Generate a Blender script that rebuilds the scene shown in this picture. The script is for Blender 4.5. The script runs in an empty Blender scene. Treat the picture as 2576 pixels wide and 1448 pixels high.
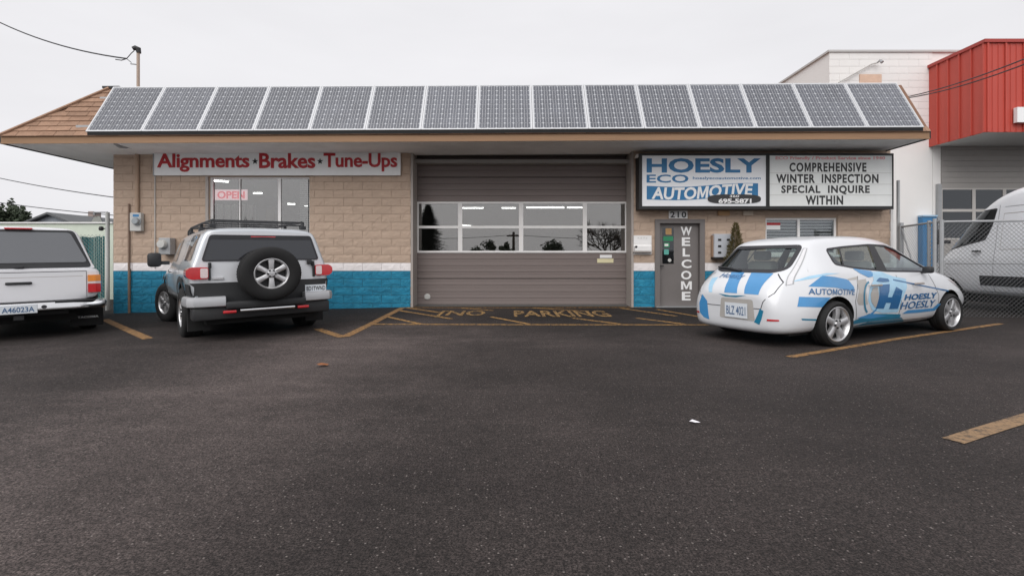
import bpy, bmesh, math, random
from mathutils import Vector, Matrix
from mathutils.bvhtree import BVHTree
R = math.radians
rng = random.Random(7)
scene = bpy.context.scene
COL = scene.collection

# ------------------------------------------------------------------ camera, sky, sun, exposure
CAM_H, YF = 1.2, 1250.0
cam = bpy.data.cameras.new('camera')
cam.sensor_width = 36.0
cam.lens = 36.0 * 1250.0 / 2575.0
cam.shift_y = -0.0287
cam.clip_start, cam.clip_end = 0.05, 2000
cam_o = bpy.data.objects.new('camera', cam)
COL.objects.link(cam_o)
cam_o.location = (0, 0, CAM_H)
cam_o.rotation_euler = (R(90), 0, 0)
scene.camera = cam_o

SUN_EL, SUN_AZ = 46.0, 200.0            # high soft sun behind the camera, above the overcast
w = bpy.data.worlds.new('World')
scene.world = w
w.use_nodes = True
nt = w.node_tree
nt.nodes.clear()
sky = nt.nodes.new('ShaderNodeTexSky')
sky.sky_type = 'NISHITA'
sky.sun_disc = False
sky.sun_elevation = R(SUN_EL)
sky.sun_rotation = R(SUN_AZ)
sky.dust_density = 4.0
hs = nt.nodes.new('ShaderNodeHueSaturation')
hs.inputs['Saturation'].default_value = 0.12
nt.links.new(sky.outputs[0], hs.inputs['Color'])
tc = nt.nodes.new('ShaderNodeTexCoord')
mp = nt.nodes.new('ShaderNodeMapping')
mp.inputs['Scale'].default_value = (1.3, 1.3, 5.0)
nz = nt.nodes.new('ShaderNodeTexNoise')
nz.inputs['Scale'].default_value = 1.6
nz.inputs['Detail'].default_value = 5.0
nt.links.new(tc.outputs['Generated'], mp.inputs[0])
nt.links.new(mp.outputs[0], nz.inputs['Vector'])
cr = nt.nodes.new('ShaderNodeValToRGB')
cr.color_ramp.elements[0].position = 0.25
cr.color_ramp.elements[0].color = (5.98, 5.93, 6.13, 1)
cr.color_ramp.elements[1].position = 0.75
cr.color_ramp.elements[1].color = (6.72, 6.67, 6.88, 1)
nt.links.new(nz.outputs[0], cr.inputs[0])
mx = nt.nodes.new('ShaderNodeMix')
mx.data_type = 'RGBA'
mx.inputs[0].default_value = 0.9
nt.links.new(hs.outputs[0], mx.inputs[6])
nt.links.new(cr.outputs[0], mx.inputs[7])
bgn = nt.nodes.new('ShaderNodeBackground')
bgn.inputs[1].default_value = 0.1
nt.links.new(mx.outputs[2], bgn.inputs[0])
wo = nt.nodes.new('ShaderNodeOutputWorld')
nt.links.new(bgn.outputs[0], wo.inputs[0])

sun = bpy.data.lights.new('sun', 'SUN')
sun.energy = 1.5
sun.angle = R(60)
sun.color = (1.0, 0.97, 0.94)
sun_o = bpy.data.objects.new('sun', sun)
COL.objects.link(sun_o)
_d = Vector((math.sin(R(SUN_AZ)) * math.cos(R(SUN_EL)), math.cos(R(SUN_AZ)) * math.cos(R(SUN_EL)), math.sin(R(SUN_EL))))
sun_o.rotation_euler = _d.to_track_quat('Z', 'Y').to_euler()
sun_o.location = _d * 60

vs = scene.view_settings
vs.view_transform = 'Standard'
vs.look = 'None'
vs.gamma = 1.0
vs.use_curve_mapping = False
vs.exposure = 0.52

# ------------------------------------------------------------------ materials
MATS = {}
def M(name, col, rough=0.6, metal=0.0, spec=0.5, var=0.0, vscale=6.0, bump=0.0, bscale=60.0, rnd=0.0, coat=0.0,
      emit=0.0, stretch=(1, 1, 1), dirt=0.0, dirtcol=(0.08, 0.06, 0.05), dscale=2.0):
    if name in MATS:
        return MATS[name]
    m = bpy.data.materials.new(name)
    m.use_nodes = True
    t = m.node_tree
    N, L = t.nodes, t.links
    b = N['Principled BSDF']
    b.inputs['Roughness'].default_value = rough
    b.inputs['Metallic'].default_value = metal
    b.inputs['Specular IOR Level'].default_value = spec
    b.inputs['Coat Weight'].default_value = coat
    b.inputs['Coat Roughness'].default_value = 0.06
    b.inputs['Base Color'].default_value = (*col, 1)
    if emit:
        b.inputs['Emission Color'].default_value = (*col, 1)
        b.inputs['Emission Strength'].default_value = emit
    if var or bump or dirt or rnd:
        tcn = N.new('ShaderNodeTexCoord')
        mpn = N.new('ShaderNodeMapping')
        mpn.inputs['Scale'].default_value = stretch
        L.new(tcn.outputs['Object'], mpn.inputs[0])
        src = None
        if rnd:
            oi = N.new('ShaderNodeObjectInfo')
            va = N.new('ShaderNodeVectorMath'); va.operation = 'SCALE'; va.inputs['Scale'].default_value = 37.0
            cx = N.new('ShaderNodeCombineXYZ')
            for i in range(3):
                L.new(oi.outputs['Random'], cx.inputs[i])
            L.new(cx.outputs[0], va.inputs[0])
            L.new(va.outputs[0], mpn.inputs['Location'])
        def mulv(sock_val, lo, hi, prev):
            mr = N.new('ShaderNodeMapRange')
            mr.inputs[1].default_value, mr.inputs[2].default_value = 0.0, 1.0
            mr.inputs[3].default_value, mr.inputs[4].default_value = lo, hi
            L.new(sock_val, mr.inputs[0])
            vm = N.new('ShaderNodeVectorMath'); vm.operation = 'SCALE'
            if prev is None:
                vm.inputs[0].default_value = col
            else:
                L.new(prev, vm.inputs[0])
            L.new(mr.outputs[0], vm.inputs['Scale'])
            return vm.outputs[0]
        if rnd:
            src = mulv(oi.outputs['Random'], 1 - rnd, 1 + rnd, src)
        if var:
            n1 = N.new('ShaderNodeTexNoise')
            n1.inputs['Scale'].default_value = vscale
            n1.inputs['Detail'].default_value = 6
            n1.inputs['Roughness'].default_value = 0.65
            L.new(mpn.outputs[0], n1.inputs['Vector'])
            src = mulv(n1.outputs[0], 1 - 2 * var, 1 + 2 * var, src)
        if dirt:
            n2 = N.new('ShaderNodeTexNoise')
            n2.inputs['Scale'].default_value = dscale
            n2.inputs['Detail'].default_value = 8
            n2.inputs['Roughness'].default_value = 0.7
            L.new(mpn.outputs[0], n2.inputs['Vector'])
            mr = N.new('ShaderNodeMapRange')
            mr.inputs[1].default_value, mr.inputs[2].default_value = 0.48, 0.75
            mr.inputs[3].default_value, mr.inputs[4].default_value = 0.0, dirt
            L.new(n2.outputs[0], mr.inputs[0])
            mm = N.new('ShaderNodeMix'); mm.data_type = 'RGBA'
            L.new(mr.outputs[0], mm.inputs[0])
            if src is None:
                mm.inputs[6].default_value = (*col, 1)
            else:
                L.new(src, mm.inputs[6])
            mm.inputs[7].default_value = (*dirtcol, 1)
            src = mm.outputs[2]
        if src is not None:
            L.new(src, b.inputs['Base Color'])
        if bump:
            n3 = N.new('ShaderNodeTexNoise')
            n3.inputs['Scale'].default_value = bscale
            n3.inputs['Detail'].default_value = 4
            L.new(mpn.outputs[0], n3.inputs['Vector'])
            bp = N.new('ShaderNodeBump')
            bp.inputs['Strength'].default_value = bump
            bp.inputs['Distance'].default_value = 0.01
            L.new(n3.outputs[0], bp.inputs['Height'])
            L.new(bp.outputs[0], b.inputs['Normal'])
    MATS[name] = m
    return m

def glass(name, tint, refl, gl=(0.9, 0.95, 1.0), rough=0.0, base=None):
    """pane: part mirror (Fresnel on top of a floor), part see-through tint (or an opaque tint when base is given)"""
    m = bpy.data.materials.new(name)
    m.use_nodes = True
    t = m.node_tree; N, L = t.nodes, t.links
    N.clear()
    out = N.new('ShaderNodeOutputMaterial')
    g = N.new('ShaderNodeBsdfGlossy'); g.inputs['Color'].default_value = (*gl, 1); g.inputs['Roughness'].default_value = rough
    if base is None:
        tr = N.new('ShaderNodeBsdfTransparent'); tr.inputs['Color'].default_value = (*tint, 1)
    else:
        tr = N.new('ShaderNodeBsdfDiffuse'); tr.inputs['Color'].default_value = (*base, 1)
    lw_ = N.new('ShaderNodeLayerWeight')
    fr = N.new('ShaderNodeMath'); fr.operation = 'POWER'; fr.inputs[1].default_value = 4.5
    L.new(lw_.outputs['Facing'], fr.inputs[0])
    mr = N.new('ShaderNodeMapRange')
    mr.inputs[1].default_value, mr.inputs[2].default_value = 0.0, 1.0
    mr.inputs[3].default_value, mr.inputs[4].default_value = refl, 1.0
    L.new(fr.outputs[0], mr.inputs[0])
    ms = N.new('ShaderNodeMixShader')
    L.new(mr.outputs[0], ms.inputs[0]); L.new(tr.outputs[0], ms.inputs[1]); L.new(g.outputs[0], ms.inputs[2])
    L.new(ms.outputs[0], out.inputs[0])
    MATS[name] = m
    return m

# ------------------------------------------------------------------ object helpers
def W(u, v, Y):
    """point at depth Y that the survey of the photograph gives"""
    return Vector(((u - 1287.0) * Y / YF, Y, CAM_H + (650.0 - v) * Y / YF))
def gz(x, y=0.0):
    if x > -2.5: return 0.0
    return -0.02 * (-2.5 - max(x, -14.0))
def G(u, v):
    z = 0.0
    for _ in range(8):
        Y = (CAM_H - z) * YF / (v - 650.0)
        X = (u - 1287.0) * Y / YF
        z = gz(X)
    return Vector((X, Y, z))

def thing(name, label, cat, loc=(0, 0, 0), rotz=0.0, group=None, scale=None):
    o = bpy.data.objects.new(name, None)
    COL.objects.link(o)
    o.empty_display_size = 0.2
    o.location = loc
    o.rotation_euler = (0, 0, rotz)
    if scale: o.scale = scale
    tag(o, label, cat, group)
    return o
def tag(o, label=None, cat=None, group=None, kind=None):
    if label: o['label'] = label
    if cat: o['category'] = cat
    if group: o['group'] = group
    if kind: o['kind'] = kind
    return o
def holder(name, parent, loc=(0, 0, 0), rot=(0, 0, 0)):
    o = bpy.data.objects.new(name, None)
    COL.objects.link(o)
    o.empty_display_size = 0.1
    o.parent = parent
    o.location = loc; o.rotation_euler = rot
    return o
def world_off(p):
    v = Vector((0, 0, 0))
    while p is not None:
        v += p.location
        p = p.parent
    return v
def obj(name, bm, mat, parent=None, world=True, smooth=False, kind=None, ang=35):
    """link a bmesh as one mesh object; world=True: the bmesh is in world coordinates (parents only translated)"""
    if parent is not None and world:
        bmesh.ops.translate(bm, verts=bm.verts, vec=-world_off(parent))
    bmesh.ops.recalc_face_normals(bm, faces=bm.faces)
    me = bpy.data.meshes.new(name)
    bm.to_mesh(me); bm.free()
    mats = mat if isinstance(mat, (list, tuple)) else [mat]
    for m in mats: me.materials.append(m)
    if smooth:
        me.shade_smooth()
        me.set_sharp_from_angle(angle=R(ang))
    o = bpy.data.objects.new(name, me)
    COL.objects.link(o)
    if parent is not None: o.parent = parent
    if kind: o['kind'] = kind
    return o
def share(name, me, parent, loc, rot=(0, 0, 0), scale=(1, 1, 1), world=True):
    o = bpy.data.objects.new(name, me)
    COL.objects.link(o)
    o.parent = parent
    o.location = Vector(loc) - (world_off(parent) if (world and parent is not None) else Vector((0, 0, 0)))
    o.rotation_euler = rot; o.scale = scale
    return o
def dup_tree(root, loc, rotz=None, label=None, group=None):
    r = root.copy(); COL.objects.link(r); r.location = loc
    if rotz is not None: r.rotation_euler = (0, 0, rotz)
    if label: r['label'] = label
    if group: r['group'] = group
    def rec(a, b):
        for ch in list(a.children):
            c = ch.copy(); COL.objects.link(c); c.parent = b
            rec(ch, c)
    rec(root, r)
    return r

# ------------------------------------------------------------------ bmesh shapes
def bx(bm, x0, x1, y0, y1, z0, z1, mi=0, bev=0.0):
    x0, x1 = min(x0, x1), max(x0, x1); y0, y1 = min(y0, y1), max(y0, y1); z0, z1 = min(z0, z1), max(z0, z1)
    v = [bm.verts.new(c) for c in ((x0, y0, z0), (x1, y0, z0), (x1, y1, z0), (x0, y1, z0), (x0, y0, z1), (x1, y0, z1), (x1, y1, z1), (x0, y1, z1))]
    fs = [bm.faces.new([v[i] for i in q]) for q in ((0, 3, 2, 1), (4, 5, 6, 7), (0, 1, 5, 4), (1, 2, 6, 5), (2, 3, 7, 6), (3, 0, 4, 7))]
    for f in fs: f.material_index = mi
    if bev:
        es = set(e for f in fs for e in f.edges)
        r = bmesh.ops.bevel(bm, geom=list(es), offset=bev, segments=2, affect='EDGES', profile=0.5)
        for f in r['faces']: f.material_index = mi
    return bm
def box(*a, **k):
    return bx(bmesh.new(), *a, **k)
def tube(bm, pts, r, n=6, cap=True, mi=0):
    """round bar along points; r may be a list"""
    pts = [Vector(p) for p in pts]
    rs = r if isinstance(r, (list, tuple)) else [r] * len(pts)
    rings = []
    up = None
    for i, p in enumerate(pts):
        d = (pts[min(i + 1, len(pts) - 1)] - pts[max(i - 1, 0)]).normalized()
        if up is None:
            up = Vector((0, 0, 1)) if abs(d.z) < 0.9 else Vector((1, 0, 0))
        a = d.cross(up)
        if a.length < 1e-4:
            a = d.cross(Vector((0.3, 1, 0.2)))
        a.normalize(); b = d.cross(a).normalized()
        up = a.cross(d).normalized()
        rings.append([bm.verts.new(p + rs[i] * (math.cos(2 * math.pi * k / n) * a + math.sin(2 * math.pi * k / n) * b)) for k in range(n)])
    for i in range(len(rings) - 1):
        for k in range(n):
            f = bm.faces.new((rings[i][k], rings[i][(k + 1) % n], rings[i + 1][(k + 1) % n], rings[i + 1][k])); f.material_index = mi
    if cap and n > 2:
        bm.faces.new(rings[0]).material_index = mi; bm.faces.new(list(reversed(rings[-1]))).material_index = mi
    return bm
def lathe(bm, prof, n=32, axis='Y', centre=(0, 0, 0), closed=False, mi=0):
    """prof: (radius, along)"""
    c = Vector(centre)
    rings = []
    for r, a in prof:
        ring = []
        for k in range(n):
            t = 2 * math.pi * k / n
            if axis == 'Y': p = Vector((r * math.cos(t), a, r * math.sin(t)))
            elif axis == 'Z': p = Vector((r * math.cos(t), r * math.sin(t), a))
            else: p = Vector((a, r * math.cos(t), r * math.sin(t)))
            ring.append(bm.verts.new(c + p))
        rings.append(ring)
    m = len(rings)
    for i in range(m if closed else m - 1):
        A, B = rings[i], rings[(i + 1) % m]
        for k in range(n):
            bm.faces.new((A[k], A[(k + 1) % n], B[(k + 1) % n], B[k])).material_index = mi
    if not closed:
        if prof[0][0] > 1e-4: bm.faces.new(rings[0]).material_index = mi
        if prof[-1][0] > 1e-4: bm.faces.new(rings[-1]).material_index = mi
    return bm
def prism(bm, poly, axis, a0, a1, mi=0):
    """extrude polygon (2D) along axis between a0 and a1"""
    def P(p, a):
        if axis == 'X': return (a, p[0], p[1])
        if axis == 'Y': return (p[0], a, p[1])
        return (p[0], p[1], a)
    A = [bm.verts.new(P(p, a0)) for p in poly]; B = [bm.verts.new(P(p, a1)) for p in poly]
    n = len(poly)
    fs = [bm.faces.new(A), bm.faces.new(list(reversed(B)))]
    for i in range(n):
        fs.append(bm.faces.new((A[i], B[i], B[(i + 1) % n], A[(i + 1) % n])))
    for f in fs: f.material_index = mi
    return bm
def quad(bm, a, b, c, d, mi=0):
    f = bm.faces.new([bm.verts.new(p) for p in (a, b, c, d)]); f.material_index = mi
    return f
def rounded(poly, r, n=4):
    out = []
    m = len(poly)
    for i in range(m):
        p = Vector(poly[i]); a = Vector(poly[i - 1]); b = Vector(poly[(i + 1) % m])
        da = (a - p); db = (b - p)
        rr = min(r, da.length * 0.45, db.length * 0.45)
        s = p + da.normalized() * rr; e = p + db.normalized() * rr
        for k in range(n + 1):
            t = k / n
            out.append(tuple((1 - t) ** 2 * s + 2 * t * (1 - t) * p + t * t * e))
    return out

# ------------------------------------------------------------------ lettering
def text_islands(txt, bold=0.0, shear=0.0, space=1.0):
    cu = bpy.data.curves.new('txt', 'FONT')
    cu.body = txt
    cu.offset = bold
    cu.shear = shear
    cu.space_character = space
    cu.resolution_u = 3
    o = bpy.data.objects.new('txt', cu)
    COL.objects.link(o)
    dg = bpy.context.evaluated_depsgraph_get()
    me = bpy.data.meshes.new_from_object(o.evaluated_get(dg))
    bpy.data.objects.remove(o); bpy.data.curves.remove(cu)
    vs = [v.co.to_2d() for v in me.vertices]
    fs = [tuple(p.vertices) for p in me.polygons]
    bpy.data.meshes.remove(me)
    # weld by position, then find islands
    key = {}; rem = []
    for v in vs:
        k = (round(v.x, 5), round(v.y, 5))
        rem.append(key.setdefault(k, len(key)))
    pts = [None] * len(key)
    for v, i in zip(vs, rem): pts[i] = (v.x, v.y)
    par = list(range(len(pts)))
    def fnd(a):
        while par[a] != a:
            par[a] = par[par[a]]; a = par[a]
        return a
    F = []
    for f in fs:
        g = []
        for i in f:
            if rem[i] not in g: g.append(rem[i])
        if len(g) < 3: continue
        F.append(g)
        for i in g[1:]: par[fnd(i)] = fnd(g[0])
    isl = {}
    for f in F: isl.setdefault(fnd(f[0]), []).append(f)
    groups = []
    for k, ff in isl.items():
        xs = [pts[i][0] for f in ff for i in f]
        groups.append([min(xs), max(xs), ff])
    groups.sort(key=lambda g: g[0])
    merged = []
    for g in groups:
        if merged:
            m = merged[-1]
            ov = min(m[1], g[1]) - max(m[0], g[0])
            if ov > 0.55 * min(m[1] - m[0], g[1] - g[0]):
                m[0] = min(m[0], g[0]); m[1] = max(m[1], g[1]); m[2] = m[2] + g[2]; continue
        merged.append(g)
    return pts, [m[2] for m in merged]
def text_flat(txt, x0, x1, z0, z1, bold=0.0, shear=0.0, space=1.0):
    """list of letters, each (2D points, faces), fitted to the box"""
    pts, isl = text_islands(txt, bold, shear, space)
    used = [pts[i] for l in isl for f in l for i in f]
    ax, bx_ = min(p[0] for p in used), max(p[0] for p in used)
    az, bz = min(p[1] for p in used), max(p[1] for p in used)
    out = []
    chars = [c for c in txt if c != ' ']
    for n_, l in enumerate(isl):
        if bold > 0 and len(chars) == len(isl) and chars[n_] == 'M':
            # heavy M drawn directly: the font's own closes up when it is emboldened
            q = [pts[i] for f in l for i in f]
            u0, u1, w0, w1 = min(p[0] for p in q), max(p[0] for p in q), min(p[1] for p in q), max(p[1] for p in q)
            s = 0.17 + 1.4 * bold
            shp = [(0, 0), (0, 1), (s * 1.25, 1), (.5, .36), (1 - s * 1.25, 1), (1, 1), (1, 0), (1 - s, 0), (1 - s, .66), (.5 + s * .34, .08), (.5 - s * .34, .08), (s, .66), (s, 0)]
            sl = (w1 - w0) * shear * 0.0
            P = []
            for a, c in shp:
                X, Z = u0 + a * (u1 - u0), w0 + c * (w1 - w0)
                if shear: X = u0 + a * (u1 - u0 - shear * (w1 - w0)) + shear * (Z - w0)
                P.append((x0 + (X - ax) / (bx_ - ax) * (x1 - x0), z0 + (Z - az) / (bz - az) * (z1 - z0)))
            out.append((P, [[11, 12, 0, 1, 2], [11, 2, 3, 10], [3, 9, 10], [3, 4, 8, 9], [4, 5, 6, 7, 8]]))
            continue
        ids = sorted({i for f in l for i in f}); mp_ = {i: k for k, i in enumerate(ids)}
        P = [(x0 + (pts[i][0] - ax) / (bx_ - ax) * (x1 - x0), z0 + (pts[i][1] - az) / (bz - az) * (z1 - z0)) for i in ids]
        out.append((P, [[mp_[i] for i in f] for f in l]))
    return out
def letters(parent, txt, x0, x1, z0, z1, y, mat, depth=0.012, bold=0.0, shear=0.0, space=1.0, joined=False, name='letter', warp=None):
    """raised lettering on a face that looks towards -Y, one object per letter (world coordinates)"""
    ls = text_flat(txt, x0, x1, z0, z1, bold, shear, space)
    bmj = bmesh.new() if joined else None
    for P, F in ls:
        bm = bmj if joined else bmesh.new()
        if warp: P = [warp(*p) for p in P]
        v = [bm.verts.new((p[0], y, p[1])) for p in P]
        fs = []
        for f in F:
            try: fs.append(bm.faces.new([v[i] for i in f]))
            except ValueError: pass
        ext = bmesh.ops.extrude_face_region(bm, geom=fs)
        bmesh.ops.translate(bm, verts=[g for g in ext['geom'] if isinstance(g, bmesh.types.BMVert)], vec=(0, -depth, 0))
        if not joined: obj(name, bm, mat, parent)
    if joined: obj(name if name != 'letter' else 'lettering', bmj, mat, parent)

# ------------------------------------------------------------------ wrap flat shapes onto a curved body
def wrap(bvh, bm, side, off=0.004, step=0.06):
    """bm: flat faces in (a, b, 0); side: right/left (a=x,b=z), rear/front (a=y,b=z), top (a=x,b=y)"""
    if not bm.verts: return bm
    for ax in (0, 1):
        lo = min(v.co[ax] for v in bm.verts); hi = max(v.co[ax] for v in bm.verts)
        n = int((hi - lo) / step)
        for i in range(1, n + 1):
            c = lo + (hi - lo) * i / (n + 1)
            co = [0, 0, 0]; no = [0, 0, 0]; co[ax] = c; no[ax] = 1
            bmesh.ops.bisect_plane(bm, geom=bm.verts[:] + bm.edges[:] + bm.faces[:], plane_co=co, plane_no=no, dist=1e-5)
    bmesh.ops.triangulate(bm, faces=bm.faces[:])
    kill = []
    for v in bm.verts:
        a, b = v.co.x, v.co.y
        if side == 'right': o, d = Vector((a, -4, b)), Vector((0, 1, 0))
        elif side == 'left': o, d = Vector((a, 4, b)), Vector((0, -1, 0))
        elif side == 'rear': o, d = Vector((-4, a, b)), Vector((1, 0, 0))
        elif side == 'front': o, d = Vector((9, a, b)), Vector((-1, 0, 0))
        else: o, d = Vector((a, b, 6)), Vector((0, 0, -1))
        h = bvh.ray_cast(o, d)
        if h[0] is None: kill.append(v); continue
        nrm = h[1] if h[1].dot(d) < 0 else -h[1]
        v.co = h[0] + nrm * off
    if kill: bmesh.ops.delete(bm, geom=kill, context='VERTS')
    return bm
def flat(poly):
    bm = bmesh.new()
    bm.faces.new([bm.verts.new((p[0], p[1], 0)) for p in poly])
    return bm
def flat_text(txt, x0, x1, z0, z1, flip=False, **k):
    bm = bmesh.new()
    for P, F in text_flat(txt, x0, x1, z0, z1, **k):
        if flip: P = [(x0 + x1 - p[0], p[1]) for p in P]
        v = [bm.verts.new((p[0], p[1], 0)) for p in P]
        for f in F:
            try: bm.faces.new([v[i] for i in f])
            except ValueError: pass
    return bm
def strip(pts, wd):
    """thin flat band along a polyline"""
    bm = bmesh.new()
    prev = None
    for i, p in enumerate(pts):
        p = Vector(p)
        d = (Vector(pts[min(i + 1, len(pts) - 1)]) - Vector(pts[max(i - 1, 0)])).normalized()
        n = Vector((-d.y, d.x)) * wd / 2
        a, b = bm.verts.new((*(p + n), 0)), bm.verts.new((*(p - n), 0))
        if prev: bm.faces.new((prev[0], prev[1], b, a))
        prev = (a, b)
    return bm

# ------------------------------------------------------------------ car bodies
def body_loft(rows, levels=2, pts=None):
    """rows: x, lean, zb, w_low, w_max, z_max, w_belt, z_belt, w_roof, z_roof -> smooth closed body mesh (object, removed later)"""
    bm = bmesh.new()
    rings = []
    for r in rows:
        x, lean, zb, wl, wm, zm, wb, zt, wr, zr = r
        wg = wb - 0.03
        p = [(0, zb), (wl * 0.85, zb), (wl, zb + 0.07), (wm, zm), (wb, zt), (wg, zt + 0.05),
             (wg + (wr - wg) * 0.86, zt + (zr - zt) * 0.80), (wr * 0.93, zr - 0.012), (wr * 0.5, zr + 0.006), (0, zr + 0.012)]
        if zr - zt < 0.25:     # bonnet or bumper section: no glass house
            k = max(zr - zt, 0.02)
            p[5] = (wb - 0.03, zt + 0.25 * k); p[6] = (wr + (wb - wr) * 0.4, zt + 0.7 * k); p[7] = (wr * 0.93, zr - 0.05 * k)
        X = lambda z: x + lean * (z - 0.7)
        right = [bm.verts.new((X(z), -y, z)) for y, z in p]
        left = [right[0]] + [bm.verts.new((X(z), y, z)) for y, z in p[1:-1]] + [right[-1]]
        rings.append((right, left))
    n = len(rings[0][0])
    for i in range(len(rings) - 1):
        for s in (0, 1):
            A, B = rings[i][s], rings[i + 1][s]
            for k in range(n - 1):
                bm.faces.new((A[k], A[k + 1], B[k + 1], B[k]))
    for ring in (rings[0], rings[-1]):
        a, b = ring
        for k in range(n - 1):
            q = []
            for v in (a[k], a[k + 1], b[k + 1], b[k]):
                if v not in q: q.append(v)
            bm.faces.new(q)
    bmesh.ops.recalc_face_normals(bm, faces=bm.faces)
    me = bpy.data.meshes.new('body')
    bm.to_mesh(me); bm.free()
    o = bpy.data.objects.new('body', me)
    COL.objects.link(o)
    sm = o.modifiers.new('s', 'SUBSURF'); sm.levels = levels; sm.render_levels = levels
    return o
def bake(o):
    dg = bpy.context.evaluated_depsgraph_get()
    dg.update()
    me = bpy.data.meshes.new_from_object(o.evaluated_get(dg))
    o.modifiers.clear()
    old = o.data
    o.data = me
    bpy.data.meshes.remove(old)
    return o
def cut(o, cutters):
    """subtract closed bmeshes; cutter material goes to the cut faces"""
    tmp = []
    for bm, mat in cutters:
        bmesh.ops.recalc_face_normals(bm, faces=bm.faces)
        me = bpy.data.meshes.new('cutter'); bm.to_mesh(me); bm.free()
        me.materials.append(mat)
        c = bpy.data.objects.new('cutter', me); COL.objects.link(c)
        md = o.modifiers.new('b', 'BOOLEAN'); md.object = c; md.operation = 'DIFFERENCE'; md.solver = 'EXACT'
        md.material_mode = 'TRANSFER'
        tmp.append(c)
    bake(o)
    for c in tmp:
        m = c.data
        bpy.data.objects.remove(c); bpy.data.meshes.remove(m)
    return o
def bvh_of(o):
    me = o.data
    return BVHTree.FromPolygons([v.co for v in me.vertices], [tuple(p.vertices) for p in me.polygons])
def finish(o, name, parent, mat, ang=40):
    o.name = name; o.data.name = name
    if mat is not None:
        if len(o.data.materials): o.data.materials[0] = mat
        else: o.data.materials.append(mat)
    o.data.shade_smooth(); o.data.set_sharp_from_angle(angle=R(ang))
    o.parent = parent
    return o
def sweep(path, prof):
    """horizontal path of (x, y); profile of (outward, z); closed profile, capped"""
    bm = bmesh.new()
    rings = []
    for i, p in enumerate(path):
        d = Vector((path[min(i + 1, len(path) - 1)][0] - path[max(i - 1, 0)][0], path[min(i + 1, len(path) - 1)][1] - path[max(i - 1, 0)][1])).normalized()
        nrm = Vector((d.y, -d.x))
        rings.append([bm.verts.new((p[0] + nrm.x * a, p[1] + nrm.y * a, z)) for a, z in prof])
    m = len(prof)
    for i in range(len(rings) - 1):
        for k in range(m):
            bm.faces.new((rings[i][k], rings[i][(k + 1) % m], rings[i + 1][(k + 1) % m], rings[i + 1][k]))
    bm.faces.new(rings[0]); bm.faces.new(list(reversed(rings[-1])))
    return bm

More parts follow.
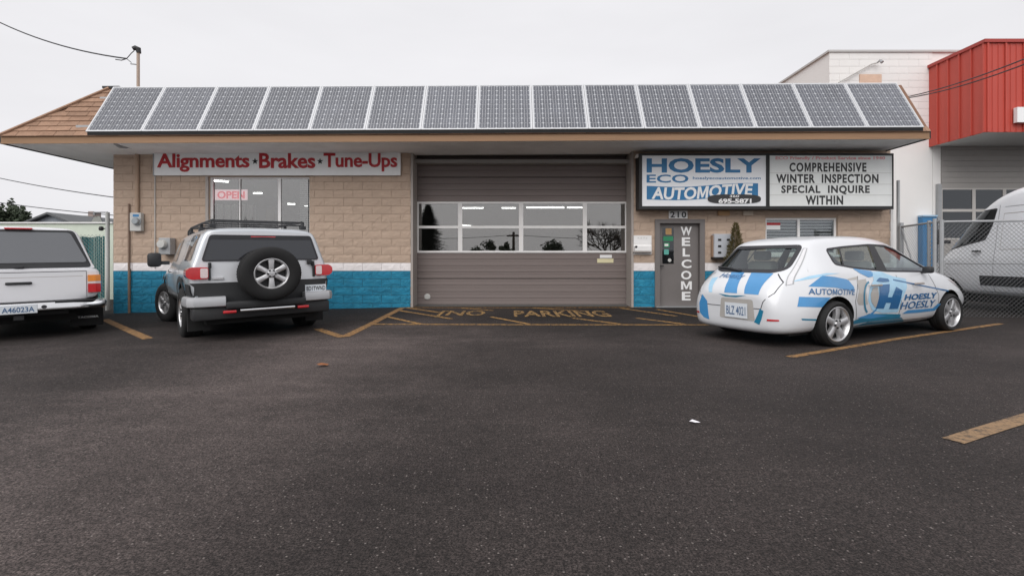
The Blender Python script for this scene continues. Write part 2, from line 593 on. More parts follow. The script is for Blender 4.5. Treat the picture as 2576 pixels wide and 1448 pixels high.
WHEEL_CACHE = {}
def wheel(parent, loc, r, wd, rr, spokes, flip=False, rot=None, spin=0.0, style='five', name='wheel', axis_rot=None):
    """wheel > tyre, rim; outer face towards local -Y"""
    h = holder(name, parent, loc, axis_rot or (0, 0, R(180) if flip else 0))
    key = (r, wd, rr, spokes, style)
    if key not in WHEEL_CACHE:
        bm = bmesh.new()
        w2 = wd / 2
        lathe(bm, [(rr - 0.01, -w2 + 0.015), (rr + 0.012, -w2), (rr + (r - rr) * 0.55, -w2 - 0.004), (r - 0.022, -w2 + 0.012), (r - 0.004, -w2 + 0.032),
                   (r, -w2 + 0.055), (r, -0.022), (r - 0.009, -0.018), (r - 0.009, -0.008), (r, -0.004), (r, 0.02), (r - 0.009, 0.024), (r - 0.009, 0.034), (r, 0.038),
                   (r, w2 - 0.055), (r - 0.02, w2 - 0.01), (rr + 0.01, w2), (rr - 0.01, w2 - 0.015)], n=48, closed=True)
        # fine tread cuts across the shoulder
        for k in range(60):
            t = 2 * math.pi * k / 60
            for s in (-1, 1):
                c = Vector((math.cos(t), 0, math.sin(t))); tn = Vector((-math.sin(t), 0, math.cos(t)))
                q = [bm.verts.new(c * (r + 0.0025) + tn * dt + Vector((0, s * (w2 - 0.056) + dy, 0))) for dt, dy in ((-0.011, -0.012), (0.011, -0.012), (0.011, 0.012), (-0.011, 0.012))]
                bm.faces.new(q)
        ty = obj('tyre', bm, MATS['rubber'], h, world=False, smooth=True)
        bm = bmesh.new()
        f = -w2 + 0.012
        lathe(bm, [(rr - 0.012, f - 0.004), (rr, f), (rr + 0.004, f + 0.008), (rr - 0.002, f + 0.02), (rr - 0.014, f + 0.03), (rr - 0.02, w2 - 0.03), (rr - 0.035, w2 - 0.03), (rr - 0.03, f + 0.02)], n=48, closed=True)
        lathe(bm, [(0.0, f + 0.075), (rr - 0.015, f + 0.085)], n=32, mi=1)
        hub = rr * 0.30
        lathe(bm, [(0.0, f - 0.006), (hub * 0.55, f - 0.004), (hub * 0.7, f + 0.008), (hub, f + 0.012), (hub * 1.02, f + 0.07)], n=28)
        for k in range(spokes):
            t = 2 * math.pi * k / spokes + math.pi / 2
            c = Vector((math.cos(t), 0, math.sin(t))); tn = Vector((-math.sin(t), 0, math.cos(t)))
            wi, wo = (rr * 0.15, rr * 0.21) if spokes == 5 else (rr * 0.13, rr * 0.185)
            secs = []
            for rad, hw, dp in ((hub * 0.8, wi, 0.012), (rr * 0.62, (wi + wo) / 2 * 0.92, 0.004), (rr * 0.97, wo, 0.010)):
                secs.append([c * rad + tn * hw * 1.0 + Vector((0, f + dp + 0.05, 0)), c * rad + tn * hw + Vector((0, f + dp + 0.008, 0)), c * rad + tn * hw * 0.7 + Vector((0, f + dp, 0)),
                             c * rad - tn * hw * 0.7 + Vector((0, f + dp, 0)), c * rad - tn * hw + Vector((0, f + dp + 0.008, 0)), c * rad - tn * hw + Vector((0, f + dp + 0.05, 0))])
            R_ = [[bm.verts.new(p) for p in s] for s in secs]
            for i in range(2):
                for j in range(5):
                    bm.faces.new((R_[i][j], R_[i][j + 1], R_[i + 1][j + 1], R_[i + 1][j]))
            for s in (t + math.pi / spokes,):
                cc = Vector((math.cos(s), 0, math.sin(s))) * hub * 0.72
                lathe(bm, [(0.014, f - 0.004), (0.014, f + 0.02)], n=8, centre=(cc.x, 0, cc.z), mi=1)
        ri = obj('rim', bm, [MATS['alloy'], MATS['dark_metal']], h, world=False, smooth=True)
        ri.rotation_euler = (0, spin, 0)
        WHEEL_CACHE[key] = (ty.data, ri.data)
    else:
        a, b = WHEEL_CACHE[key]
        share('tyre', a, h, (0, 0, 0), world=False)
        share('rim', b, h, (0, 0, 0), rot=(0, spin, 0), world=False)
    return h

# ------------------------------------------------------------------ palette
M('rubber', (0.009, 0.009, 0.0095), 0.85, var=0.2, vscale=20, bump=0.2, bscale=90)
M('alloy', (0.58, 0.58, 0.59), 0.36, metal=0.7, var=0.08, vscale=14)
M('dark_metal', (0.02, 0.02, 0.022), 0.6)
M('black_plastic', (0.022, 0.023, 0.026), 0.55, var=0.12, vscale=8)
M('beige_block', (0.485, 0.368, 0.285), 0.88, var=0.10, vscale=9, rnd=0.03, bump=0.9, bscale=42, stretch=(0.38, 1, 1.9), dirt=0.32, dirtcol=(0.30, 0.212, 0.155), dscale=11)
M('white_block', (0.84, 0.80, 0.80), 0.85, var=0.06, vscale=6, rnd=0.04, bump=0.7, bscale=60, dirt=0.25, dirtcol=(0.45, 0.40, 0.37), dscale=3)
M('blue_block', (0.010, 0.185, 0.315), 0.8, var=0.36, vscale=6, rnd=0.04, bump=1.0, bscale=35, stretch=(0.6, 1, 2.2), dirt=0.6, dirtcol=(0.05, 0.37, 0.53), dscale=10)
M('mortar', (0.43, 0.325, 0.25), 0.9, var=0.1, vscale=10, bump=0.5, bscale=60)
M('soffit', (0.80, 0.785, 0.77), 0.8, var=0.05, vscale=2.0, dirt=0.3, dirtcol=(0.36, 0.34, 0.31), dscale=0.9)
M('fascia_wood', (0.29, 0.175, 0.10), 0.75, var=0.2, vscale=4, stretch=(0.25, 1, 6), dirt=0.35, dirtcol=(0.20, 0.10, 0.055), dscale=2)
M('shingle', (0.31, 0.19, 0.128), 0.9, var=0.2, vscale=9, rnd=0.16, bump=0.8, bscale=140, dirt=0.45, dirtcol=(0.17, 0.085, 0.05), dscale=2.5)
M('roof_felt', (0.20, 0.11, 0.07), 0.9, var=0.15)
M('panel_frame', (0.56, 0.57, 0.59), 0.5, metal=0.2)
M('panel_back', (0.46, 0.475, 0.50), 0.5, spec=0.3)
M('panel_cell', (0.098, 0.104, 0.124), 0.34, spec=0.35, coat=0.22, var=0.22, vscale=2.2, rnd=0.14)
M('door_slat', (0.20, 0.165, 0.155), 0.6, rnd=0.03, var=0.07, vscale=3, stretch=(0.4, 1, 4), dirt=0.35, dirtcol=(0.12, 0.095, 0.085), dscale=1.5)
M('white_frame', (0.80, 0.79, 0.78), 0.5, var=0.04)
M('grey_paint', (0.165, 0.15, 0.145), 0.55, var=0.06, vscale=3, dirt=0.2, dirtcol=(0.10, 0.09, 0.085))
M('jamb', (0.36, 0.325, 0.30), 0.6, var=0.06)
M('sign_white', (0.84, 0.85, 0.85), 0.4, var=0.03, vscale=1.5, dirt=0.16, dirtcol=(0.5, 0.49, 0.46))
M('sign_face', (0.80, 0.815, 0.84), 0.3, var=0.025, vscale=1.2)
M('sign_red', (0.42, 0.012, 0.02), 0.5, var=0.1)
M('sign_blue', (0.022, 0.165, 0.36), 0.45, var=0.06, vscale=4)
M('sign_black', (0.012, 0.012, 0.013), 0.5)
M('letter_black', (0.03, 0.03, 0.032), 0.45)
M('print_white', (0.82, 0.82, 0.82), 0.5)
M('pale_pink', (0.75, 0.35, 0.36), 0.5)
M('mesh_galv', (0.20, 0.205, 0.21), 0.6, metal=0.2)
M('galv', (0.36, 0.37, 0.38), 0.5, metal=0.35, var=0.08, vscale=10)
M('meter_grey', (0.52, 0.52, 0.50), 0.5, var=0.05)
M('pipe_beige', (0.40, 0.285, 0.205), 0.7, var=0.06)
M('room_wall', (0.30, 0.29, 0.28), 0.9, var=0.08, vscale=1)
M('room_floor', (0.12, 0.115, 0.11), 0.8)
M('tube_light', (1.0, 0.99, 0.96), 0.5, emit=7.0)
M('yellow', (0.50, 0.245, 0.065), 0.85, var=0.2, vscale=14)
M('foliage_dark', (0.045, 0.062, 0.036), 0.8, var=0.4, vscale=1.2)
M('foliage_olive', (0.105, 0.085, 0.028), 0.8, var=0.35, vscale=9)
M('bark', (0.07, 0.055, 0.045), 0.9, var=0.2)
M('white_cmu', (0.80, 0.79, 0.775), 0.8, rnd=0.006, var=0.02, vscale=2, bump=0.15, bscale=40, dirt=0.05, dirtcol=(0.58, 0.56, 0.54), dscale=0.8)
M('red_metal', (0.47, 0.066, 0.046), 0.5, var=0.06, vscale=1.5, stretch=(1, 1, 0.3))
M('grey_door', (0.34, 0.325, 0.31), 0.6, rnd=0.02, var=0.04)
M('pale_green', (0.62, 0.68, 0.58), 0.7, var=0.06, dirt=0.2, dirtcol=(0.4, 0.42, 0.36))
M('green_slat', (0.010, 0.10, 0.105), 0.6, rnd=0.25, var=0.15)
M('house_wall', (0.33, 0.36, 0.40), 0.8, var=0.05)
M('house_roof', (0.36, 0.37, 0.34), 0.9, var=0.1)
M('wire', (0.035, 0.035, 0.04), 0.7)
M('concrete', (0.30, 0.285, 0.27), 0.9, var=0.15, vscale=4, bump=0.3)
M('paint_blue', (0.045, 0.20, 0.42), 0.5, var=0.06)
M('leaf_brown', (0.23, 0.085, 0.03), 0.8, var=0.2)
M('litter', (0.72, 0.70, 0.74), 0.7, var=0.1)
glass('shop_glass', (0.55, 0.56, 0.56), 0.21, gl=(1.0, 0.98, 0.95))
glass('dark_pane', (0.4, 0.45, 0.45), 0.08, base=(0.01, 0.011, 0.012))
glass('office_glass', (0.72, 0.74, 0.74), 0.19, gl=(1.0, 0.98, 0.96))
glass('blind_glass', (0.85, 0.87, 0.87), 0.09)

# ------------------------------------------------------------------ the ground
def asphalt():
    m = bpy.data.materials.new('asphalt'); m.use_nodes = True
    t = m.node_tree; N, L = t.nodes, t.links
    b = N['Principled BSDF']
    b.inputs['Roughness'].default_value = 0.82
    b.inputs['Specular IOR Level'].default_value = 0.28
    tcn = N.new('ShaderNodeTexCoord')
    def noise(sc, det=4, rough=0.6, vec=None):
        n = N.new('ShaderNodeTexNoise'); n.inputs['Scale'].default_value = sc; n.inputs['Detail'].default_value = det; n.inputs['Roughness'].default_value = rough
        L.new(vec or tcn.outputs['Object'], n.inputs['Vector']); return n.outputs[0]
    def ramp(s, p0, c0, p1, c1):
        r = N.new('ShaderNodeMapRange'); r.interpolation_type = 'SMOOTHSTEP'
        r.inputs[1].default_value, r.inputs[2].default_value, r.inputs[3].default_value, r.inputs[4].default_value = p0, p1, c0, c1
        L.new(s, r.inputs[0]); return r.outputs[0]
    def math_(op, a, c):
        n = N.new('ShaderNodeMath'); n.operation = op
        for i, s in enumerate((a, c)):
            if isinstance(s, (int, float)): n.inputs[i].default_value = s
            else: L.new(s, n.inputs[i])
        return n.outputs[0]
    grain = math_('MULTIPLY', ramp(noise(100, 3, 0.75), 0.34, 0.24, 0.68, 1.80), ramp(noise(36, 3, 0.75), 0.34, 0.68, 0.66, 1.34))
    mid = ramp(noise(9, 6, 0.7), 0.3, 0.84, 0.7, 1.16)
    big = ramp(noise(0.42, 7, 0.66), 0.32, 0.68, 0.68, 1.26)
    mpn = N.new('ShaderNodeMapping'); mpn.inputs['Rotation'].default_value = (0, 0, R(-36)); mpn.inputs['Scale'].default_value = (0.16, 0.85, 1)
    L.new(tcn.outputs['Object'], mpn.inputs[0])
    worn = ramp(noise(0.9, 7, 0.70, mpn.outputs[0]), 0.47, 1.0, 0.70, 1.5)
    v = math_('MULTIPLY', math_('MULTIPLY', grain, mid), math_('MULTIPLY', big, worn))
    sy = N.new('ShaderNodeSeparateXYZ'); L.new(tcn.outputs['Object'], sy.inputs[0])
    # scuffed wheel path that swings from the big door towards the left of the yard
    lane = math_('ABSOLUTE', math_('ADD', math_('ADD', sy.outputs[0], math_('MULTIPLY', sy.outputs[1], -0.16)), math_('ADD', 3.5, math_('MULTIPLY', noise(0.5, 4), -0.8))), 0)
    v = math_('MULTIPLY', v, ramp(math_('ADD', lane, math_('MULTIPLY', noise(1.4, 7, 0.75), 2.6)), 1.0, 2.0, 3.6, 0.84))
    # damp, oily strip of asphalt along the shop front where the cars stand
    sx = N.new('ShaderNodeSeparateXYZ'); L.new(tcn.outputs['Object'], sx.inputs[0])
    yy = math_('ADD', sx.outputs[1], math_('MULTIPLY', noise(0.7, 5), 3.4))
    damp = ramp(yy, 8.2, 1.0, 12.0, 0.46)
    v = math_('MULTIPLY', v, damp)
    vm = N.new('ShaderNodeVectorMath'); vm.operation = 'SCALE'; vm.inputs[0].default_value = (0.0405, 0.0325, 0.0305)
    L.new(v, vm.inputs['Scale'])
    # pale chips of stone
    vo = N.new('ShaderNodeTexVoronoi'); vo.inputs['Scale'].default_value = 55; L.new(tcn.outputs['Object'], vo.inputs['Vector'])
    sep = N.new('ShaderNodeSeparateColor'); L.new(vo.outputs['Color'], sep.inputs[0])
    chip = math_('MULTIPLY', ramp(vo.outputs['Distance'], 0.18, 1.0, 0.34, 0.0), ramp(sep.outputs[0], 0.84, 0.0, 0.95, 1.0))
    mm = N.new('ShaderNodeMix'); mm.data_type = 'RGBA'
    L.new(math_('MULTIPLY', chip, 0.75), mm.inputs[0]); L.new(vm.outputs[0], mm.inputs[6]); mm.inputs[7].default_value = (0.24, 0.21, 0.195, 1)
    L.new(mm.outputs[2], b.inputs['Base Color'])
    bp = N.new('ShaderNodeBump'); bp.inputs['Strength'].default_value = 0.9; bp.inputs['Distance'].default_value = 0.008
    L.new(math_('ADD', noise(70, 4, 0.7), math_('MULTIPLY', chip, 0.4)), bp.inputs['Height'])
    L.new(bp.outputs[0], b.inputs['Normal'])
    return m
ASPH = asphalt()
bm = bmesh.new()
xs = [-400, -60, -14, -8, -2.5, 5, 20, 60, 400]; ys = [-400, -60, -10, 0, 5, 10, 16, 60, 400]
gv = [[bm.verts.new((x, y, gz(x))) for x in xs] for y in ys]
for j in range(len(ys) - 1):
    for i in range(len(xs) - 1):
        bm.faces.new((gv[j][i], gv[j][i + 1], gv[j + 1][i + 1], gv[j + 1][i]))
obj('ground', bm, ASPH, kind='structure')

def worn_paint(name, col, thr):
    """road paint broken up by wear: bare asphalt shows where it has gone"""
    m = bpy.data.materials.new(name); m.use_nodes = True
    t = m.node_tree; N, L = t.nodes, t.links
    b = N['Principled BSDF']; b.inputs['Roughness'].default_value = 0.8
    tcn = N.new('ShaderNodeTexCoord')
    n = N.new('ShaderNodeTexNoise'); n.inputs['Scale'].default_value = 16; n.inputs['Detail'].default_value = 8; n.inputs['Roughness'].default_value = 0.75
    L.new(tcn.outputs['Object'], n.inputs['Vector'])
    mr = N.new('ShaderNodeMapRange'); mr.inputs[1].default_value, mr.inputs[2].default_value = thr - 0.06, thr + 0.08
    L.new(n.outputs[0], mr.inputs[0])
    g = N.new('ShaderNodeTexNoise'); g.inputs['Scale'].default_value = 90; L.new(tcn.outputs['Object'], g.inputs['Vector'])
    gr = N.new('ShaderNodeMapRange'); gr.inputs[3].default_value, gr.inputs[4].default_value = 0.55, 1.4
    L.new(g.outputs[0], gr.inputs[0])
    vm = N.new('ShaderNodeVectorMath'); vm.operation = 'SCALE'; vm.inputs[0].default_value = col; L.new(gr.outputs[0], vm.inputs['Scale'])
    mm = N.new('ShaderNodeMix'); mm.data_type = 'RGBA'
    L.new(mr.outputs[0], mm.inputs[0]); mm.inputs[6].default_value = (0.030, 0.025, 0.0235, 1); L.new(vm.outputs[0], mm.inputs[7])
    L.new(mm.outputs[2], b.inputs['Base Color'])
    return m
PAINT = worn_paint('road_paint', (0.29, 0.155, 0.052), 0.45)
PAINT2 = worn_paint('road_paint_faded', (0.46, 0.25, 0.07), 0.475)
PAINT4 = worn_paint('road_paint_tan', (0.26, 0.165, 0.088), 0.43)
PAINT3 = worn_paint('road_paint_worn', (0.48, 0.28, 0.085), 0.50)
def ground_line(uvs, wd, name='parking_line', mat=None):
    pts = [G(*p) for p in uvs]
    bm = bmesh.new(); prev = None
    for i, p in enumerate(pts):
        d = (pts[min(i + 1, len(pts) - 1)] - pts[max(i - 1, 0)]); d.z = 0; d.normalize()
        n = Vector((-d.y, d.x, 0)) * wd / 2
        a, b = p + n, p - n
        a = bm.verts.new((a.x, a.y, gz(a.x) + 0.005)); b = bm.verts.new((b.x, b.y, gz(b.x) + 0.005))
        if prev: bm.faces.new((prev[0], prev[1], b, a))
        prev = (a, b)
    return obj(name, bm, mat or PAINT, kind='structure')
ground_line([(262, 803), (315, 827), (372, 852)], 0.15)
ground_line([(798, 827), (830, 838), (862, 848)], 0.14)
ground_line([(866, 847), (930, 816), (1012, 773.5)], 0.15)
ground_line([(1985, 898), (2250, 853), (2516, 814)], 0.105)
ground_line([(2396, 1109), (2500, 1075.5), (2800, 985)], 0.12, mat=PAINT4)
ground_line([(1015, 773.5), (1300, 774), (1640, 773)], 0.10, mat=PAINT2)
ground_line([(940, 815.5), (1300, 816.5), (1806, 817)], 0.10, mat=PAINT2)
ground_line([(1756, 799), (1790, 802), (1822, 817)], 0.14)
for a, b in (((975, 797), (1062, 816)), ((1005, 781), (1135, 802)), ((1022, 774), (1105, 786)), ((1160, 775), (1240, 781)), ((1235, 797), (1330, 815)), ((1330, 774), (1480, 783)),
             ((1440, 800), (1560, 815)), ((1560, 775), (1700, 795)), ((1600, 800), (1720, 815)), ((1650, 778), (1790, 802))):
    ground_line([a, ((a[0] + b[0]) / 2, (a[1] + b[1]) / 2), b], 0.09, mat=PAINT2)
def ground_text(txt, u0, u1, v0, v1, bold=0.02):
    a, b = G(u0, v1), G(u1, v1); c = G(u0, v0)
    bm = bmesh.new()
    for P, F in text_flat(txt, a.x, b.x, a.y, c.y, bold=bold):
        v = [bm.verts.new((p[0], p[1], gz(p[0]) + 0.009)) for p in P]
        for f in F:
            try: bm.faces.new([v[i] for i in f])
            except ValueError: pass
    obj('road_lettering', bm, PAINT3, kind='structure')
ground_text('[NO', 1092, 1215, 782, 798)
ground_text('PARKING', 1292, 1542, 782, 797)

# ------------------------------------------------------------------ the workshop
LX, RX, WY = -9.86, 9.36, 12.3
def tz(x): return (x + 11.31) * 0.0052
shop = thing('repair_shop', 'low beige block repair shop with blue base stripe and brown shingle roof edge', 'building', (0, WY, 0))
wall = holder('wall', shop)
HOLES = [(-7.5, -5.01, 1.3, 3.22), (-2.50, 3.0, -0.3, 3.84), (3.53, 4.76, -0.3, 2.165), (6.28, 8.06, 1.30, 2.21)]
def wall_cells(x0, x1, z0, z1, holes):
    X = sorted({x0, x1, *[h[0] for h in holes], *[h[1] for h in holes]}); Z = sorted({z0, z1, *[h[2] for h in holes], *[h[3] for h in holes]})
    X = [x for x in X if x0 <= x <= x1]; Z = [z for z in Z if z0 <= z <= z1]
    for i in range(len(X) - 1):
        for j in range(len(Z) - 1):
            cx, cz = (X[i] + X[i + 1]) / 2, (Z[j] + Z[j + 1]) / 2
            if not any(h[0] < cx < h[1] and h[2] < cz < h[3] for h in holes):
                yield X[i], X[i + 1], Z[j], Z[j + 1]
bm = bmesh.new()
for a, b, c, d in wall_cells(LX + 0.01, RX - 0.01, -0.3, 4.0, HOLES): bx(bm, a, b, WY + 0.012, WY + 0.2, c, d)
obj('core', bm, MATS['mortar'], wall)
bm = bmesh.new()
bx(bm, LX + 0.01, LX + 0.21, WY + 0.203, 21, -0.3, 3.9); bx(bm, RX - 0.21, RX - 0.01, WY + 0.203, 21, -0.3, 4.0)
bx(bm, LX + 0.214, RX - 0.214, 20.8, 21, -0.3, 3.9)
bx(bm, -3.1, -2.9, WY + 0.6, 20.79, -0.3, 3.6); bx(bm, 3.2, 3.4, WY + 0.203, 20.79, -0.3, 3.6)
obj('inner_wall', bm, MATS['room_wall'], shop)
bm = bmesh.new(); bx(bm, LX + 0.3, RX - 0.3, WY + 0.25, 20.78, -0.25, 0.012)
obj('inner_floor', bm, MATS['room_floor'], shop)
bm = bmesh.new(); bx(bm, LX + 0.3, RX - 0.3, WY + 0.25, 20.78, 3.61, 3.7)
obj('ceiling', bm, MATS['room_wall'], shop)

def block_mesh(seed, mat):
    r = random.Random(seed)
    bm = bmesh.new()
    nx, nz_ = 6, 3
    w2, h2 = 0.474 / 2 - 0.003, 0.1 - 0.0032
    g = []
    for j in range(nz_ + 1):
        row = []
        for i in range(nx + 1):
            edge = i in (0, nx) or j in (0, nz_)
            y = -0.006 - r.uniform(0, 0.010) if not edge else -0.004 - r.uniform(0, 0.004)
            row.append(bm.verts.new((-w2 + 2 * w2 * i / nx + (0 if edge else r.uniform(-.02, .02)), y, -h2 + 2 * h2 * j / nz_ + (0 if edge else r.uniform(-.012, .012)))))
        g.append(row)
    for j in range(nz_):
        for i in range(nx):
            bm.faces.new((g[j][i], g[j][i + 1], g[j + 1][i + 1], g[j + 1][i]))
    per = [g[0][i] for i in range(nx + 1)] + [g[j][nx] for j in range(1, nz_ + 1)] + [g[nz_][i] for i in range(nx - 1, -1, -1)] + [g[j][0] for j in range(nz_ - 1, 0, -1)]
    back = [bm.verts.new((v.co.x, 0.012, v.co.z)) for v in per]
    m = len(per)
    for i in range(m): bm.faces.new((per[i], back[i], back[(i + 1) % m], per[(i + 1) % m]))
    bmesh.ops.recalc_face_normals(bm, faces=bm.faces)
    me = bpy.data.meshes.new('block'); bm.to_mesh(me); bm.free()
    me.materials.append(mat)
    return me
BL = {c: [block_mesh(100 * q + k, MATS[c]) for k in range(7)] for q, c in enumerate(('beige_block', 'white_block', 'blue_block'))}
def blocks():
    for k in range(-2, 20):
        z0 = 0.095 + 0.2 * k; zc = z0 + 0.1
        mt = 'blue_block' if zc < 0.89 else ('white_block' if zc < 1.1 else 'beige_block')
        segs = [(LX, RX)]
        for h in HOLES:
            if h[2] - 0.02 < zc < h[3] - 0.01:
                ns = []
                for s in segs:
                    if h[0] > s[0] and h[1] < s[1]: ns += [(s[0], h[0]), (h[1], s[1])]
                    else: ns.append(s)
                segs = ns
        for s in segs:
            x = LX + (0.237 if k % 2 else 0.0) - 0.474
            while x < s[1]:
                a, b = max(x, s[0]), min(x + 0.474, s[1])
                if b - a > 0.05: yield a, b, zc, mt
                x += 0.474
hidden = []
nb = 0
for a, b, zc, mt in blocks():
    xc = (a + b) / 2
    u, v = 1287 + xc * 101.6, 650 - (zc - 1.2) * 101.6
    hid = v < 392 or (390 < u < 1005 and v < 440) or (1612 < u < 2243 and v < 522) or (500 < u < 770 and 590 < v < 800) or (1850 < u < 2235 and v > 655) or (1930 < u < 2240 and v > 620) or (285 > u)
    if hid or nb >= 298:
        hidden.append((a, b, zc, mt)); continue
    share('block', rng.choice(BL[mt]), wall, (xc, WY, zc), scale=((b - a) / 0.474, 1, 1))
    nb += 1
bm = bmesh.new(); mi = {'beige_block': 0, 'white_block': 1, 'blue_block': 2}
for a, b, zc, mt in hidden:
    me = rng.choice(BL[mt]); n0 = len(bm.verts); f0 = len(bm.faces)
    bm.from_mesh(me); bm.verts.ensure_lookup_table(); bm.faces.ensure_lookup_table()
    for v in bm.verts[n0:]:
        v.co = Vector((v.co.x * (b - a) / 0.474 + (a + b) / 2, v.co.y + WY, v.co.z + zc))
    for f in bm.faces[f0:]: f.material_index = mi[mt]
obj('block_course', bm, [MATS['beige_block'], MATS['white_block'], MATS['blue_block']], wall, kind='stuff')
obj('corner_trim', box(RX - 0.002, RX + 0.06, WY - 0.02, WY + 0.16, -0.05, 3.6), MATS['white_frame'], shop)

# roof: soffit, fascia, sloped front, shingles
def tilt(bm):
    for v in bm.verts: v.co.z += tz(v.co.x)
    return bm
EY, EL, ER = 11.0, -11.31, 9.24
roof = holder('roof', shop)
bm = bmesh.new()
bx(bm, EL + 0.02, ER - 0.02, EY + 0.03, WY + 0.25, 3.757, 3.80)
bx(bm, EL + 0.02, LX - 0.05, WY + 0.253, 21.3, 3.757, 3.80)
obj('soffit', tilt(bm), MATS['soffit'], roof)
bm = bmesh.new()
bx(bm, EL, ER, EY, EY + 0.028, 3.74, 3.90)
obj('fascia', tilt(bm), MATS['fascia_wood'], roof)
obj('drip_edge', tilt(box(EL, ER, EY - 0.012, EY - 0.002, 3.735, 3.765)), MATS['fascia_wood'], roof)
obj('side_fascia', tilt(box(EL - 0.028, EL - 0.001, EY, 21.3, 3.735, 3.90)), MATS['sign_black'], roof)
obj('end_fascia', tilt(box(ER + 0.001, ER + 0.03, EY, WY + 0.3, 3.74, 3.90)), MATS['sign_black'], roof)
obj('shadow_strip', tilt(box(-9.36, 9.06, EY - 0.045, EY - 0.013, 3.905, 4.005)), MATS['rubber'], roof)  # black strip added to stand for the shade in the gap under the panels
SD = Vector((0, 0.526, 0.8505)); SN = Vector((0, -0.8505, 0.526))
def RP(x, t, h=0.0):
    p = Vector((x, EY - 0.01, 3.905)) + SD * t + SN * h
    p.z += tz(x)
    return p
TT = 1.53
bm = bmesh.new()
A = [RP(EL, 0), RP(ER, 0), RP(ER, TT), RP(-9.54, TT)]
Bk = [Vector((EL, 21.3, 3.9)), Vector((ER, 21.3, 4.0)), Vector((ER, 21.3, 5.2)), Vector((-9.54, 21.3, 5.2))]
va = [bm.verts.new(p) for p in A]; vb = [bm.verts.new(p) for p in Bk]
bm.faces.new(va); bm.faces.new(list(reversed(vb)))
for i in range(4): bm.faces.new((va[i], vb[i], vb[(i + 1) % 4], va[(i + 1) % 4]))
obj('deck', bm, MATS['roof_felt'], roof)
def shingle(x0, x1, t0, t1, cutl=True):
    bm = bmesh.new()
    def hipx(t): return EL + (t / TT) * (-9.54 - EL)
    lift = rng.uniform(0.004, 0.010)
    xa, xb = max(x0, hipx(max(t0, 0))), max(x0, hipx(min(t1, TT)))
    if x1 - xb < 0.03: return
    P = [RP(xa, t0, 0.020 + lift), RP(x1, t0, 0.020 + lift), RP(x1, t1 + 0.01, 0.008), RP(xb, t1 + 0.01, 0.008)]
    Q = [RP(xa, t0, 0.002), RP(x1, t0, 0.002), RP(x1, t1 + 0.01, 0.001), RP(xb, t1 + 0.01, 0.001)]
    a = [bm.verts.new(p) for p in P]; b = [bm.verts.new(p) for p in Q]
    bm.faces.new(a); bm.faces.new(list(reversed(b)))
    for i in range(4): bm.faces.new((a[i], b[i], b[(i + 1) % 4], a[(i + 1) % 4]))
    obj('shingle', bm, MATS['shingle'], roof)
CT = 0.155
for k in range(10):
    t0, t1 = -0.02 + k * CT, -0.02 + (k + 1) * CT
    x = EL + (0.1 if k % 2 else -0.15)
    end = ER if k == 0 else -9.2 + k * 0.085
    while x < end:
        wd = rng.uniform(0.36, 0.52) if x < -9 else rng.uniform(0.5, 0.8)
        shingle(max(x, EL), min(x + wd - 0.008, ER), t0, t1)
        x += wd
bm = bmesh.new()
hp = [RP(EL, 0, 0.03), RP(-9.54, TT, 0.03)]
tube(bm, hp, 0.035, n=5)
obj('hip_cap', bm, MATS['shingle'], roof)
bm = bmesh.new(); bx(bm, -9.7, -9.3, 11.76, 11.95, 5.22, 5.27); tilt(bm)
obj('ridge_flashing', bm, MATS['dark_metal'], roof)

# ------------------------------------------------------------------ solar panels
PB = Vector((-9.39, 10.945, 3.995)); PD = Vector((0, 0.775, 1.245)); PLEN = PD.length; PD.normalize(); PN = Vector((0, -PD.z, PD.y))
PW = 18.47 / 15
ORD = ['first', 'second', 'third', 'fourth', 'fifth', 'sixth', 'seventh', 'eighth', 'ninth', 'tenth', 'eleventh', 'twelfth', 'thirteenth', 'fourteenth', 'fifteenth']
pan = thing('solar_panel', 'x', 'solar panel', (0, 0, 0), group='solar panels along the roof')
def PP(a, t, h): return Vector((a, 0, 0)) + PD * t + PN * h
def pbox(bm, a0, a1, t0, t1, h0, h1, mi=0):
    v = [bm.verts.new(PP(*c)) for c in ((a0, t0, h0), (a1, t0, h0), (a1, t1, h0), (a0, t1, h0), (a0, t0, h1), (a1, t0, h1), (a1, t1, h1), (a0, t1, h1))]
    for q in ((0, 3, 2, 1), (4, 5, 6, 7), (0, 1, 5, 4), (1, 2, 6, 5), (2, 3, 7, 6), (3, 0, 4, 7)): bm.faces.new([v[i] for i in q]).material_index = mi
pw, pl = PW - 0.008, PLEN
bm = bmesh.new()
for a0, a1, t0, t1 in ((0, 0.032, 0, pl), (pw - 0.032, pw, 0, pl), (0.032, pw - 0.032, 0, 0.034), (0.032, pw - 0.032, pl - 0.034, pl)):
    pbox(bm, a0, a1, t0, t1, -0.04, 0.006)
obj('frame', bm, MATS['panel_frame'], pan, world=False)
bm = bmesh.new(); pbox(bm, 0.0325, pw - 0.0325, 0.0345, pl - 0.0345, -0.03, -0.006)
obj('backsheet', bm, MATS['panel_back'], pan, world=False)
bm = bmesh.new()
nc, nr = 6, 9
ca, ct = (pw - 0.09) / nc, (pl - 0.09) / nr
for i in range(nc):
    for j in range(nr):
        a, t = 0.045 + i * ca, 0.045 + j * ct
        g, c = 0.0065, 0.018
        loop = [(a + g + c, t + g), (a + ca - g - c, t + g), (a + ca - g, t + g + c), (a + ca - g, t + ct - g - c), (a + ca - g - c, t + ct - g), (a + g + c, t + ct - g), (a + g, t + ct - g - c), (a + g, t + g + c)]
        bm.faces.new([bm.verts.new(PP(x, y, -0.0015)) for x, y in loop])
        for q in (0.33, 0.67):
            xx = a + ca * q
            quad(bm, PP(xx - 0.003, t + g, 0.0008), PP(xx + 0.003, t + g, 0.0008), PP(xx + 0.003, t + ct - g, 0.0008), PP(xx - 0.003, t + ct - g, 0.0008), 1)
